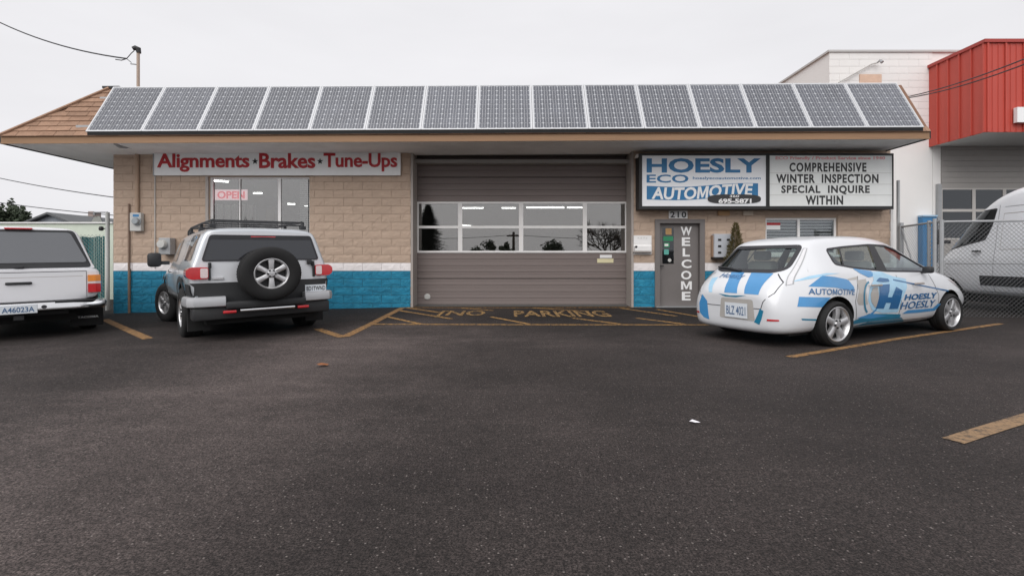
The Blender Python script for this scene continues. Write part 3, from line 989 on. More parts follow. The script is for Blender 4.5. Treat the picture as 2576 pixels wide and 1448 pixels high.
obj('cells', bm, [MATS['panel_cell'], MATS['panel_frame']], pan, world=False, kind='stuff')
for i in range(15):
    p = Vector((PB.x + i * PW, PB.y, PB.z + tz(PB.x + i * PW) - tz(PB.x)))
    lab = f'{ORD[i]} framed solar panel from the left end of the roof row' if i < 8 else (f'{ORD[14 - i]} framed solar panel from the right end of the roof row' if i < 14 else 'rightmost framed solar panel, at the right end of the roof row')
    if i == 0: lab = 'leftmost framed solar panel, beside the bare brown shingles'
    o = pan if i == 0 else dup_tree(pan, p)
    o.location = p; o['label'] = lab
    o.rotation_euler = (0, -0.0052, 0)
for nm, t, xa, lab in (('mounting_rail', 0.25, -9.75, 'lower grey mounting rail sticking out left of the solar panels'), ('mounting_rail', 1.18, -9.62, 'upper grey mounting rail sticking out left of the solar panels')):
    bm = bmesh.new()
    o0 = Vector((0, PB.y, PB.z - 0.02)) + PD * t - PN * 0.062
    bx(bm, xa, 9.1, -0.02, 0.02, -0.025, 0.025)
    for v in bm.verts: v.co = Vector((v.co.x, o0.y + v.co.y, o0.z + v.co.z + tz(v.co.x) - tz(PB.x)))
    if t < 0.5: bx(bm, xa + 0.02, xa + 0.12, o0.y - 0.03, o0.y + 0.09, o0.z - 0.07, o0.z - 0.03)
    tag(obj(nm, bm, MATS['galv']), lab, 'mounting rail', 'rails under the solar panels')

# ------------------------------------------------------------------ openings in the front
# big sectional door
gd = holder('garage_door', shop)
GX0, GX1, GY = -2.51, 3.02, WY + 0.55
GS = GY / WY
def gzz(z): return CAM_H + (z - CAM_H) * GS
def slats(z0, z1, n):
    h = (z1 - z0) / n
    for k in range(n):
        a = z0 + k * h
        bm = bmesh.new()
        prism(bm, [(GY + 0.012, a + 0.001), (GY, a + 0.006), (GY, a + h * 0.62), (GY + 0.006, a + h * 0.64), (GY + 0.006, a + h * 0.67), (GY, a + h * 0.69), (GY, a + h - 0.007), (GY + 0.012, a + h - 0.001), (GY + 0.045, a + h - 0.001), (GY + 0.045, a + 0.001)], 'X', GX0, GX1)
        obj('slat', bm, MATS['door_slat'], gd)
slats(0.015, 0.675, 4); slats(0.69, 1.345, 4); slats(gzz(2.606), 3.29, 4); slats(3.305, 4.0, 4)
obj('door_seal', box(GX0, GX1, GY + 0.002, GY + 0.04, -0.012, 0.013), MATS['rubber'], gd)
bm = bmesh.new()
cols = [-2.47, -1.28 * GS, 0.225 * GS, 1.80 * GS, 2.98]
f0, f1 = GY - 0.022, GY + 0.03
zr = [1.35, 1.975, 2.60]
for z, h in ((1.35, 0.05), (gzz(1.945), 0.065), (gzz(2.555), 0.048)): bx(bm, -2.47, 2.98, f0, f1, z, z + h)
for i, c in enumerate(cols):
    a, b = (c, c + 0.06) if i == 0 else ((c - 0.06, c) if i == 4 else (c - 0.055, c + 0.055))
    bx(bm, a, b, f0 + 0.003, f1 - 0.003, 1.352, gzz(2.60))
obj('window_frame', bm, MATS['white_frame'], gd)
for i in range(4):
    for z0, z1 in ((1.40, gzz(1.945)), (gzz(1.945) + 0.065, gzz(2.555))):
        a = cols[i] + (0.06 if i == 0 else 0.055); b = cols[i + 1] - (0.06 if i == 3 else 0.055)
        obj('pane', box(a, b, GY + 0.006, GY + 0.010, z0, z1), MATS['shop_glass'], gd)
obj('notice', box(2.27, 2.58, GY - 0.012, GY - 0.006, 1.215, 1.295), MATS['print_white'], gd)
obj('notice', box(2.20, 2.62, GY - 0.013, GY - 0.006, 1.09, 1.195), M('cream', (0.72, 0.66, 0.42), 0.6), gd)
bm = bmesh.new(); lathe(bm, [(0.0, GY - 0.03), (0.06, GY - 0.028), (0.08, GY - 0.012), (0.082, GY)], n=20, centre=(W(1074, 0, GY).x, 0, 1.2 - (746 - 650) * GY / YF))
obj('lock_cover', bm, MATS['meter_grey'], gd)
bm = bmesh.new()
bx(bm, -2.50, -2.445, WY - 0.035, WY + 0.515, -0.02, 3.84); bx(bm, 2.945, 3.0, WY - 0.035, WY + 0.515, -0.02, 3.84); bx(bm, -2.44, 2.94, WY + 0.01, WY + 0.515, 3.845, 3.90)
obj('door_jamb', bm, MATS['jamb'], shop)
# entry door
ed = holder('entry_door', shop)
bm = bmesh.new()
bx(bm, 3.53, 3.65, WY - 0.04, WY + 0.16, -0.02, 2.17); bx(bm, 4.64, 4.76, WY - 0.04, WY + 0.16, -0.02, 2.17); bx(bm, 3.651, 4.639, WY - 0.04, WY + 0.16, 2.07, 2.17)
obj('door_frame', bm, MATS['grey_paint'], ed)
DY = WY + 0.085
obj('door_leaf', box(3.655, 4.635, DY, DY + 0.05, 0.02, 2.065), MATS['grey_paint'], ed)
obj('threshold', box(3.55, 4.74, WY - 0.10, WY + 0.14, -0.01, 0.018), MATS['galv'], ed)
bm = bmesh.new()
def wz(v, Y=DY): return CAM_H + (650 - v) * Y / YF
def wx(u, Y=DY): return (u - 1287) * Y / YF
bx(bm, wx(1665), wx(1693.5), DY - 0.006, DY - 0.0015, wz(663), wz(572))
obj('window', bm, MATS['dark_pane'], ed)
stk = [('gold_sticker', (1673, 1688, 574, 590), (0.42, 0.25, 0.10)), ('green_sticker', (1667, 1692, 594, 606), (0.02, 0.22, 0.10)), ('green_sticker', (1669, 1683, 610, 622), (0.02, 0.26, 0.13)),
       ('teal_sticker', (1669, 1681, 627, 640), (0.10, 0.38, 0.32)), ('white_sticker', (1670, 1680, 613, 619), (0.75, 0.75, 0.72))]
for n_, (a, b, c, d), colr in stk:
    yy = DY - 0.0085 if n_ != 'white_sticker' else DY - 0.0105
    bm = bmesh.new(); prism(bm, rounded([(wx(a), wz(d)), (wx(b), wz(d)), (wx(b), wz(c)), (wx(a), wz(c))], 0.02), 'Y', yy, yy + 0.002)
    obj(n_, bm, M(n_, colr, 0.5, var=0.1, vscale=20), ed)
bm = bmesh.new(); lathe(bm, [(0.0, DY - 0.0085), (0.045, DY - 0.0085), (0.045, DY - 0.0065)], n=20, centre=(wx(1683), 0, wz(654)))
obj('round_sticker', bm, MATS['meter_grey'], ed)
for ch, (a, b, c, d) in zip('WELCOME', ((1711, 1739, 570, 592), (1714, 1735, 597, 618.5), (1716, 1734, 624, 645), (1713, 1738, 652.5, 674), (1712, 1738, 680.5, 702.5), (1712, 1739, 707, 728), (1714, 1736, 733.5, 755))):
    letters(ed, ch, wx(a), wx(b), wz(d), wz(c), DY - 0.0015, MATS['print_white'], depth=0.003, bold=0.03)
bm = bmesh.new()
for v_ in (634, 668):
    lathe(bm, [(0.03, DY), (0.03, DY - 0.02), (0.018, DY - 0.03), (0.018, DY - 0.06), (0.0, DY - 0.06)], n=14, centre=(wx(1655.5), 0, wz(v_)))
bx(bm, wx(1655), wx(1667), DY - 0.07, DY - 0.05, wz(669.5), wz(667))
obj('handle', bm, MATS['dark_metal'], ed)

# office window at the left, with the room behind
lw = holder('office_window', shop)
LW = (-7.5, -5.01, 1.3, 3.22)
FY = WY + 0.06
bm = bmesh.new()
bx(bm, LW[0], LW[0] + 0.06, FY, FY + 0.06, LW[2], LW[3]); bx(bm, LW[1] - 0.03, LW[1], FY, FY + 0.06, LW[2], LW[3])
for c in (602, 702): bx(bm, wx(c, FY) - (0.014 if c == 602 else 0.035), wx(c, FY) + (0.014 if c == 602 else 0.035), FY + 0.002, FY + 0.058, LW[2] + 0.05, LW[3] - 0.04)
bx(bm, LW[0] + 0.061, LW[1] - 0.031, FY + 0.001, FY + 0.059, LW[2], LW[2] + 0.05); bx(bm, LW[0] + 0.061, LW[1] - 0.031, FY + 0.001, FY + 0.059, LW[3] - 0.04, LW[3])
obj('frame', bm, MATS['white_frame'], lw)
obj('side_trim', box(LW[0] - 0.07, LW[0] - 0.002, WY - 0.03, WY + 0.1, LW[2], LW[3]), MATS['jamb'], lw)
for a, b in ((525, 602), (602, 702), (702, 777)):
    obj('pane', box(max(wx(a, FY), LW[0] + 0.06) + 0.035, min(wx(b, FY), LW[1] - 0.03) - 0.035, FY + 0.028, FY + 0.032, LW[2] + 0.05, LW[3] - 0.04), MATS['office_glass'], lw)
obj('sill', box(LW[0] - 0.05, LW[1] + 0.05, WY - 0.06, WY + 0.1, LW[2] - 0.06, LW[2] - 0.003), MATS['white_frame'], lw)
bm = bmesh.new()
for k in range(26):
    z = LW[3] - 0.09 - k * 0.055
    quad(bm, (-5.38, WY + 0.30, z), (-5.08, WY + 0.30, z), (-5.08, WY + 0.335, z - 0.028), (-5.38, WY + 0.335, z - 0.028))
obj('blind', bm, MATS['white_frame'], lw, kind='stuff')

sg = thing('open_sign', 'red and white OPEN sign hanging inside the left office window', 'sign', (wx(581, 12.6), 12.6, wz(490, 12.6)))
obj('board', box(wx(541, 12.6), wx(622, 12.6), 12.585, 12.605, wz(503.5, 12.6), wz(477, 12.6)), M('open_board', (0.82, 0.55, 0.58), 0.5, emit=0.75), sg)
letters(sg, 'OPEN', wx(547, 12.6), wx(616, 12.6), wz(500, 12.6), wz(481, 12.6), 12.584, M('open_red', (0.75, 0.02, 0.05), 0.5, emit=0.7), depth=0.006, bold=0.03)

# blinds window at the right
rw = holder('blinds_window', shop)
RW = (6.28, 8.06, 1.30, 2.21)
bm = bmesh.new()
bx(bm, RW[0], RW[0] + 0.05, FY, FY + 0.06, RW[2], RW[3]); bx(bm, RW[1] - 0.05, RW[1], FY, FY + 0.06, RW[2], RW[3])
bx(bm, RW[0] + 0.051, RW[1] - 0.051, FY + 0.001, FY + 0.059, RW[2], RW[2] + 0.05); bx(bm, RW[0] + 0.051, RW[1] - 0.051, FY + 0.001, FY + 0.059, RW[3] - 0.05, RW[3])
bx(bm, 7.10, 7.16, FY + 0.002, FY + 0.058, RW[2] + 0.05, RW[3] - 0.05)
obj('frame', bm, MATS['white_frame'], rw)
for a, b in ((RW[0] + 0.05, 7.10), (7.16, RW[1] - 0.05)):
    obj('pane', box(a, b, FY + 0.026, FY + 0.030, RW[2] + 0.05, RW[3] - 0.05), MATS['blind_glass'], rw)
for k in range(11):
    z = RW[3] - 0.075 - k * 0.076
    for a, b in ((RW[0] + 0.06, 7.10), (7.17, RW[1] - 0.06)):
        bm = bmesh.new(); dz = rng.uniform(-0.004, 0.004)
        quad(bm, (a, FY + 0.07, z + dz), (b, FY + 0.07, z + dz), (b, FY + 0.098, z - 0.036 + dz), (a, FY + 0.098, z - 0.036 + dz))
        quad(bm, (a, FY + 0.0715, z + dz), (a, FY + 0.0995, z - 0.036 + dz), (b, FY + 0.0995, z - 0.036 + dz), (b, FY + 0.0715, z + dz))
        obj('slat', bm, MATS['white_frame'], rw)
obj('dark_backing', box(RW[0] + 0.02, RW[1] - 0.02, FY + 0.16, FY + 0.17, RW[2], RW[3]), MATS['dark_metal'], rw)  # dark sheet added behind the blinds so the gaps between slats look dark
bm = bmesh.new(); bx(bm, RW[0] + 0.06, RW[0] + 0.40, FY + 0.016, FY + 0.020, 1.92, 2.09)
obj('notice', bm, MATS['print_white'], rw)
bm = bmesh.new(); bx(bm, RW[0] + 0.06, RW[0] + 0.40, FY + 0.010, FY + 0.0145, 2.03, 2.09)
obj('notice', bm, MATS['sign_red'], rw)
obj('sill', box(RW[0] - 0.05, RW[1] + 0.05, WY - 0.06, WY + 0.1, RW[2] - 0.06, RW[2] - 0.003), MATS['white_frame'], rw)

rk_ = thing('reflection_rack', 'rack behind the office window, its pale board and dark uprights standing in for a reflection', 'reflection stand-in', (wx(580, 14.5), 14.5, 0.02))  # pale board and dark uprights put in to imitate a bright window reflection
obj('reflection_board', box(wx(540, 14.5), wx(640, 14.5), 14.5, 14.53, 0.4, wz(515, 14.5)), M('reflection_white', (0.86, 0.85, 0.82), 0.6, var=0.15, vscale=3), rk_)
bm = bmesh.new()
for k in range(6): bx(bm, wx(541 + k * 19, 14.4), wx(543.5 + k * 19, 14.4), 14.4, 14.44, 0.02, wz(513, 14.4))
obj('reflection_upright', bm, MATS['dark_metal'], rk_)
for k in range(4):
    obj('added_shelf', box(wx(540, 14.4), wx(640, 14.4), 14.2, 14.49, 0.5 + k * 0.5, 0.53 + k * 0.5), MATS['galv'], rk_)
tag(obj('wall_poster', box(wx(668, 15), wx(690, 15), 15.0, 15.02, wz(560, 15), wz(520, 15)), M('poster_brown', (0.30, 0.22, 0.12), 0.7, var=0.3, vscale=3)), 'brown poster inside behind the middle pane of the office window', 'poster')
cb = thing('tool_cabinet', 'dark cabinet inside behind the right pane of the office window', 'cabinet', (wx(735, 15.5), 15.5, 0.02))
obj('body', box(wx(705, 15.5), wx(770, 15.5), 15.5, 16.1, 0.02, wz(540, 15.5)), MATS['dark_metal'], cb)
obj('drawer', box(wx(708, 15.5), wx(767, 15.5), 15.47, 15.497, wz(575, 15.5), wz(548, 15.5)), MATS['galv'], cb)

# strip lamps inside, lit
def strip_light(x0, x1, y, z, label, rot=0):
    t = thing('strip_light', label, 'ceiling light', ((x0 + x1) / 2, y, z), R(rot), 'lit strip lights inside the shop')
    L_ = (x1 - x0) / 2
    obj('housing', box(-L_, L_, -0.06, 0.06, 0.035, 0.07), MATS['white_frame'], t, world=False)
    bm = bmesh.new(); tube(bm, [(-L_ + 0.02, 0, 0.01), (L_ - 0.02, 0, 0.01)], 0.02, n=8)
    obj('tube', bm, MATS['tube_light'], t, world=False)
    bm = bmesh.new(); tube(bm, [(-L_ * 0.7, 0, 0.1), (-L_ * 0.7, 0, 3.6 - z)], 0.006, n=4); tube(bm, [(L_ * 0.7, 0, 0.1), (L_ * 0.7, 0, 3.6 - z)], 0.006, n=4)
    obj('hanger', bm, MATS['galv'], t, world=False)
def strip_at(u0, u1, v, Y, label, rot=0):
    strip_light(wx(u0, Y), wx(u1, Y), Y, wz(v, Y), label, rot)
strip_at(1160, 1217, 524, 17.5, 'lit strip light behind the second garage door pane, at its left')
strip_at(1260, 1298, 524, 18.5, 'short lit strip light behind the second garage door pane, at its right')
strip_at(1322, 1420, 523, 17.0, 'long lit strip light behind the third garage door pane, at its left')
strip_at(1424, 1468, 523, 17.8, 'lit strip light behind the third garage door pane, at its right')
strip_at(1152, 1190, 568, 19.5, 'slanted lit strip light low behind the second garage door pane', 50)
strip_at(518, 572, 456, 14.2, 'slanted lit strip light behind the top left of the office window', 38)
strip_at(635, 660, 487, 16.0, 'small lit strip light behind the middle office window pane')
strip_at(722, 742, 514, 18.0, 'small lit strip light behind the right office window pane', 20)
strip_at(764, 775, 520, 17.0, 'tiny lit strip light at the right edge of the office window')

# ------------------------------------------------------------------ signs on the front
SY = WY - 0.09
bs = thing('banner_sign', 'long white sign reading Alignments Brakes Tune-Ups in dark red letters', 'sign', (wx(697, SY), SY, wz(441, SY)))
obj('board', box(wx(387, SY), wx(1006.5, SY), SY, SY + 0.05, wz(441, SY), wz(380.5, SY)), MATS['sign_white'], bs)
obj('edge_trim', box(wx(384.5, SY), wx(386.8, SY), SY - 0.01, SY + 0.05, wz(442, SY), wz(380.5, SY)), MATS['galv'], bs)
for txt, a, b, c, d in (('Alignments', 395, 627, 386, 432.6), ('Brakes', 651.5, 792.5, 385.6, 423.6), ('Tune-Ups', 813.6, 998.4, 385.6, 431.5)):
    letters(bs, txt, wx(a, SY), wx(b, SY), wz(d, SY), wz(c, SY), SY - 0.001, MATS['sign_red'], depth=0.012, bold=0.024, space=0.98)
for cu in (641, 804.5):
    bm = bmesh.new()
    pts = [((0.078 if k % 2 == 0 else 0.032) * math.sin(math.pi * k / 5) + wx(cu, SY), (0.078 if k % 2 == 0 else 0.032) * math.cos(math.pi * k / 5) + wz(406, SY)) for k in range(10)]
    prism(bm, pts, 'Y', SY - 0.012, SY - 0.001)
    obj('star', bm, MATS['sign_black'], bs)

CY = 11.93
cs = thing('cabinet_sign', 'black framed light box sign with a blue business name and a message board', 'sign', (wx(1926, CY), CY, wz(526, CY)))
bm = bmesh.new()
X0, X1, Z0, Z1 = wx(1606.5, CY), wx(2246, CY), wz(526, CY), wz(386, CY)
bx(bm, X0, X1, CY + 0.03, WY - 0.03, Z0, Z1)
for a, b in ((X0, wx(1614, CY)), (wx(1926, CY), wx(1934.5, CY)), (wx(2243.5, CY), X1)): bx(bm, a, b, CY - 0.01, CY + 0.028, Z0, Z1)
for c, d in ((Z0, wz(518.5, CY)), (wz(391, CY), Z1)):
    bx(bm, wx(1614, CY) + 0.001, wx(1926, CY) - 0.001, CY - 0.009, CY + 0.027, c, d); bx(bm, wx(1934.5, CY) + 0.001, wx(2243.5, CY) - 0.001, CY - 0.009, CY + 0.027, c, d)
obj('cabinet', bm, MATS['sign_black'], cs)
obj('face', box(wx(1614, CY) + 0.001, wx(1926, CY) - 0.001, CY + 0.008, CY + 0.025, wz(518.5, CY) + 0.001, wz(391, CY) - 0.001), MATS['sign_face'], cs)
obj('message_board', box(wx(1934.5, CY) + 0.001, wx(2243.5, CY) - 0.001, CY + 0.008, CY + 0.025, wz(518.5, CY) + 0.001, wz(391, CY) - 0.001), M('board_face', (0.74, 0.76, 0.75), 0.35, var=0.03), cs)
LYY = CY + 0.007
def cl(txt, a, b, c, d, mat, bold=0.0, **k): letters(cs, txt, wx(a, CY), wx(b, CY), wz(d, CY), wz(c, CY), k.pop('y', LYY), MATS[mat], depth=k.pop('depth', 0.004), bold=bold, **k)
cl('HOESLY', 1625.7, 1912.6, 398, 434.6, 'sign_blue', 0.035)
cl('ECO', 1625.7, 1731, 439, 459.6, 'sign_blue', 0.02)
cl('hoeslyecoautomotive.com', 1742, 1912.6, 444.5, 453, 'sign_blue', 0.012, joined=True)
wav = lambda x: 3.0 * math.sin((x - wx(1625, CY)) / (wx(1907, CY) - wx(1625, CY)) * 6.28 + 2.6) / 104.8
bm = bmesh.new()
top = [(wx(u, CY), wz(469 - (u - 1625) * 0.022, CY) + wav(wx(u, CY))) for u in range(1626, 1908, 14)]
bot = [(wx(u, CY), wz(503 - (u - 1625) * 0.030, CY) + wav(wx(u, CY))) for u in range(1626, 1908, 14)]
prism(bm, top + list(reversed(bot)), 'Y', LYY - 0.004, LYY)
obj('banner', bm, MATS['sign_blue'], cs)
cl('AUTOMOTIVE', 1638, 1893, 467, 498, 'print_white', 0.03, y=LYY - 0.0045, depth=0.003, shear=0.12, warp=lambda x, z: (x, z + wav(x) + (x - wx(1765, CY)) * 0.026))
bm = bmesh.new()
cx_, cz_ = wx(1846, CY), wz(500.5, CY)
prism(bm, [(cx_ + wx(1287 + 67, CY) * (abs(math.cos(t)) ** 0.6) * (1 if math.cos(t) > 0 else -1), cz_ + 0.112 * (abs(math.sin(t)) ** 0.7) * (1 if math.sin(t) > 0 else -1)) for t in [2 * math.pi * k / 40 for k in range(40)]], 'Y', LYY - 0.0115, LYY - 0.008)
obj('phone_panel', bm, MATS['letter_black'], cs)
cl('360', 1834, 1858, 490.5, 496.5, 'print_white', 0.02, y=LYY - 0.012, depth=0.002, joined=True)
cl('695-5871', 1806, 1889, 499.5, 511.5, 'print_white', 0.045, y=LYY - 0.012, depth=0.002)
cl('ECO Friendly / Product Service since 1940', 1950, 2225.6, 393.5, 403.5, 'pale_pink', 0.03, joined=True)
for txt, a, b, c, d, sp in (('COMPREHENSIVE', 1985, 2178.6, 409, 432.3, 1.18), ('WINTER  INSPECTION', 1951.6, 2209, 437.8, 460.5, 1.15), ('SPECIAL  INQUIRE', 1964.6, 2186.8, 466, 489, 1.15), ('WITHIN', 2025.7, 2120, 492, 515, 1.15)):
    cl(txt, a, b, c, d, 'letter_black', 0.036, space=sp)
bm = bmesh.new()
for v_ in (435, 463.2, 490.5): bx(bm, wx(1936, CY), wx(2242, CY), LYY - 0.005, LYY, wz(v_ + 0.5, CY), wz(v_ - 0.5, CY))
obj('letter_rail', bm, MATS['meter_grey'], cs, kind='stuff')

NY = WY - 0.035
hn = thing('house_number', 'small white plate with the number 210 above the entry door', 'number plate', (wx(1705, NY), NY, wz(549, NY)))
obj('plate', box(wx(1681.5, NY), wx(1728.5, NY), NY, NY + 0.02, wz(549.5, NY), wz(530, NY)), MATS['print_white'], hn)
letters(hn, '210', wx(1685, NY), wx(1725, NY), wz(547.5, NY), wz(532, NY), NY - 0.001, MATS['letter_black'], depth=0.003, bold=0.02, space=1.2)
for n_, a, b, mt, lab in (('wall_plaque', 1805, 1834, M('tan_plaque', (0.46, 0.27, 0.13), 0.6), 'small tan plaque on the wall under the light box sign'), ('wall_plaque', 1868, 1893, M('cream_plaque', (0.62, 0.52, 0.42), 0.6), 'small cream plaque on the wall under the light box sign')):
    tag(obj(n_, box(wx(a, NY), wx(b, NY), NY - 0.02, NY + 0.02, wz(542, NY), wz(530, NY), bev=0.006), mt), lab, 'plaque')
kd = thing('drop_box', 'white key drop box with a lettered plate left of the entry door', 'drop box', (wx(1614, NY), NY, wz(635, NY)))
obj('plate', box(wx(1592, NY), wx(1638, NY), NY, NY + 0.02, wz(612, NY), wz(592, NY)), MATS['white_frame'], kd)
letters(kd, 'KEYS', wx(1603, NY), wx(1627, NY), wz(601, NY), wz(596, NY), NY - 0.001, MATS['meter_grey'], depth=0.002, space=1.3, joined=True)
obj('lower_plate', box(wx(1591, NY), wx(1638, NY), NY + 0.003, NY + 0.02, wz(640, NY), wz(612.5, NY)), MATS['white_frame'], kd)
obj('box', box(wx(1594, NY), wx(1636, NY), NY - 0.10, NY, wz(632, NY), wz(618, NY), bev=0.015), MATS['white_frame'], kd)
bm = bmesh.new(); lathe(bm, [(0.0, NY - 0.104), (0.025, NY - 0.104), (0.03, NY - 0.1)], n=14, centre=(wx(1597, NY), 0, wz(621, NY)))
obj('knob', bm, MATS['dark_metal'], kd)
bm = bmesh.new(); bx(bm, wx(1591, NY), wx(1637, NY), NY - 0.11, NY + 0.02, wz(634.5, NY), wz(632.5, NY))
obj('ledge', bm, MATS['jamb'], kd)
mbx = thing('mailbox_cluster', 'pale grey locker with dark slots on the wall beside the small conifer', 'mailbox', (wx(1820, 12.1), 12.1, wz(648, 12.1)))
obj('cabinet', box(wx(1796, 12.1), wx(1846, 12.1), 12.1, WY - 0.03, wz(647, 12.1), wz(588, 12.1), bev=0.01), M('locker', (0.48, 0.50, 0.54), 0.5, var=0.04), mbx)
obj('side_board', box(wx(1790, 12.2), wx(1796, 12.2), 12.16, WY - 0.03, wz(646, 12.2), wz(592, 12.2)), M('tan_board', (0.38, 0.25, 0.17), 0.7), mbx)
for i in range(3):
    for j in range(2):
        u_, v_ = 1809 + j * 22, 603 + i * 16
        obj('slot', box(wx(u_ - 4, 12.1), wx(u_ + 4, 12.1), 12.092, 12.099, wz(v_ + 2.6, 12.1), wz(v_ - 2.6, 12.1)), MATS['sign_black'], mbx)
obj('base', box(wx(1794, 12.1), wx(1846, 12.1), 12.08, WY - 0.03, wz(651, 12.1), wz(647.3, 12.1)), MATS['sign_black'], mbx)

# small lamp at the corner of the light box sign
ct_ = thing('security_camera', 'small pale round lamp at the top left corner of the light box sign', 'lamp', (wx(1602, 12.1), 12.1, wz(395, 12.1)))
bm = bmesh.new(); lathe(bm, [(0.0, 11.98), (0.035, 11.985), (0.045, 12.02), (0.045, 12.10), (0.02, 12.12), (0.02, WY - 0.03)], n=14, centre=(wx(1601, 12.1), 0, wz(394, 12.1)))
ct_.name = 'wall_lamp'
obj('lamp_head', bm, MATS['white_frame'], ct_)

# ------------------------------------------------------------------ services on the left part of the wall
PY = WY - 0.06
em = thing('electric_meter', 'round glass electric meter in a grey box on the beige wall', 'electric meter', (wx(341, PY), PY, wz(583, PY)))
obj('box', box(wx(327, 12.18), wx(355, 12.18), 12.16, WY - 0.03, wz(581, 12.18), wz(535, 12.18), bev=0.012), MATS['meter_grey'], em)
bm = bmesh.new(); lathe(bm, [(0.0, 12.06), (0.07, 12.062), (0.085, 12.08), (0.088, 12.13), (0.105, 12.135), (0.105, 12.165)], n=24, centre=(wx(340, 12.1), 0, wz(556, 12.1)))
obj('dial', bm, [M('meter_glass', (0.30, 0.33, 0.35), 0.12, coat=0.5)], em, smooth=True)
obj('label', box(wx(333, 12.15), wx(348, 12.15), 12.153, 12.159, wz(545, 12.15), wz(539, 12.15)), MATS['paint_blue'], em)
em2 = thing('electric_meter', 'grey twin electric meter on the wall behind the silver off-roader mirror', 'electric meter', (wx(412, 12.1), 12.1, wz(640, 12.1)))
obj('box', box(wx(402, 12.12), wx(431, 12.12), 12.06, WY - 0.03, wz(640, 12.12), wz(598, 12.12), bev=0.015), MATS['galv'], em2)
bm = bmesh.new(); lathe(bm, [(0.0, 11.96), (0.09, 11.965), (0.11, 12.0), (0.11, 12.07)], n=22, centre=(wx(405, 12.0), 0, wz(614, 12.0)))
obj('dial', bm, MATS['meter_grey'], em2, smooth=True)
bm = bmesh.new()
tube(bm, [(wx(343.5, PY), PY + 0.01, 3.79), (wx(343.5, PY), PY + 0.01, wz(536, PY))], 0.045, n=12)
obj('conduit', bm, MATS['pipe_beige'], shop, smooth=True)
bm = bmesh.new()
tube(bm, [(wx(322, PY), PY + 0.02, wz(512, PY)), (wx(322, PY), PY + 0.02, 0.95)], 0.022, n=8); tube(bm, [(wx(323, PY), PY + 0.02, 0.95), (wx(323, PY), PY + 0.02, -0.2)], 0.03, n=8)
obj('downpipe', bm, M('pipe_dark', (0.22, 0.15, 0.11), 0.7, var=0.1), shop)
bm = bmesh.new(); tube(bm, [(wx(387, PY), PY + 0.03, wz(441, PY)), (wx(387, PY), PY + 0.03, 0.95)], 0.011, n=6)
obj('cable', bm, MATS['meter_grey'], shop)
bm = bmesh.new()
tube(bm, [W(305, 343, 11.1), W(293, 351, 11.1), W(290, 362, 11.15), W(300, 369, 11.3), W(318, 371, 11.5)], [0.035, 0.038, 0.038, 0.034, 0.03], n=8)
tube(bm, [W(318, 371, 11.5), W(350, 377, 11.9), W(384, 383, 12.2)], 0.012, n=6); tube(bm, [W(318, 366, 11.5), W(350, 372, 11.9), W(386, 379, 12.2)], 0.012, n=6)
obj('panel_conduit', bm, MATS['galv'], shop, smooth=True)

sm_ = thing('service_mast', 'tall thin service mast with a black weatherhead above the left roof end', 'service mast', W(347, 218, 12.2))
bm = bmesh.new(); tube(bm, [W(347, 222, 12.2), W(347, 130, 12.2)], 0.036, n=10)
obj('pole', bm, M('mast', (0.42, 0.33, 0.27), 0.6, var=0.1), sm_)
bm = bmesh.new(); tube(bm, [W(349, 134, 12.2), W(347, 124, 12.2), W(340, 121, 12.18), W(333, 123, 12.15)], [0.05, 0.065, 0.06, 0.045], n=10)
obj('weatherhead', bm, MATS['dark_metal'], sm_, smooth=True)
bm = bmesh.new(); tube(bm, [W(328, 161, 12.2), W(347, 163, 12.2)], 0.015, n=6)
obj('wire_bracket', bm, MATS['galv'], sm_)
def cable(name, a, b, sag, r, label, group=None, n=18):
    a, b = Vector(a), Vector(b)
    bm = bmesh.new()
    tube(bm, [a.lerp(b, i / n) - Vector((0, 0, sag * 4 * (i / n) * (1 - i / n))) for i in range(n + 1)], r, n=5)
    return tag(obj(name, bm, MATS['wire']), label, 'cable', group)
cable('service_cable', W(-90, 8, 16), W(318, 148, 12.2), 0.28, 0.018, 'twisted dark service cable running from the upper left sky to the roof mast')
bm = bmesh.new(); tube(bm, [W(318, 148, 12.2), W(330, 134, 12.2), W(337, 128, 12.2)], 0.010, n=5); tube(bm, [W(318, 148, 12.2), W(305, 152, 12.2), W(290, 150, 12.4)], 0.012, n=5); tube(bm, [W(318, 148, 12.2), W(330, 158, 12.2)], 0.008, n=5)
obj('splice', bm, MATS['wire'], sm_)
cable('power_line', W(-80, 430, 40), W(292, 497, 30), 0.15, 0.03, 'upper thin power line left of the shop corner', 'thin lines left of the shop')
cable('power_line', W(-80, 498, 40), W(330, 545, 34), 0.12, 0.03, 'lower thin power line above the grey house roof', 'thin lines left of the shop')
cable('power_line', W(2281, 244, 14.2), W(2680, 105, 9.0), 0.10, 0.014, 'upper dark cable crossing in front of the red metal building', 'cables in front of the red building')
cable('power_line', W(2281, 247, 14.2), W(2680, 120, 9.0), 0.12, 0.014, 'lower dark cable crossing in front of the red metal building', 'cables in front of the red building')

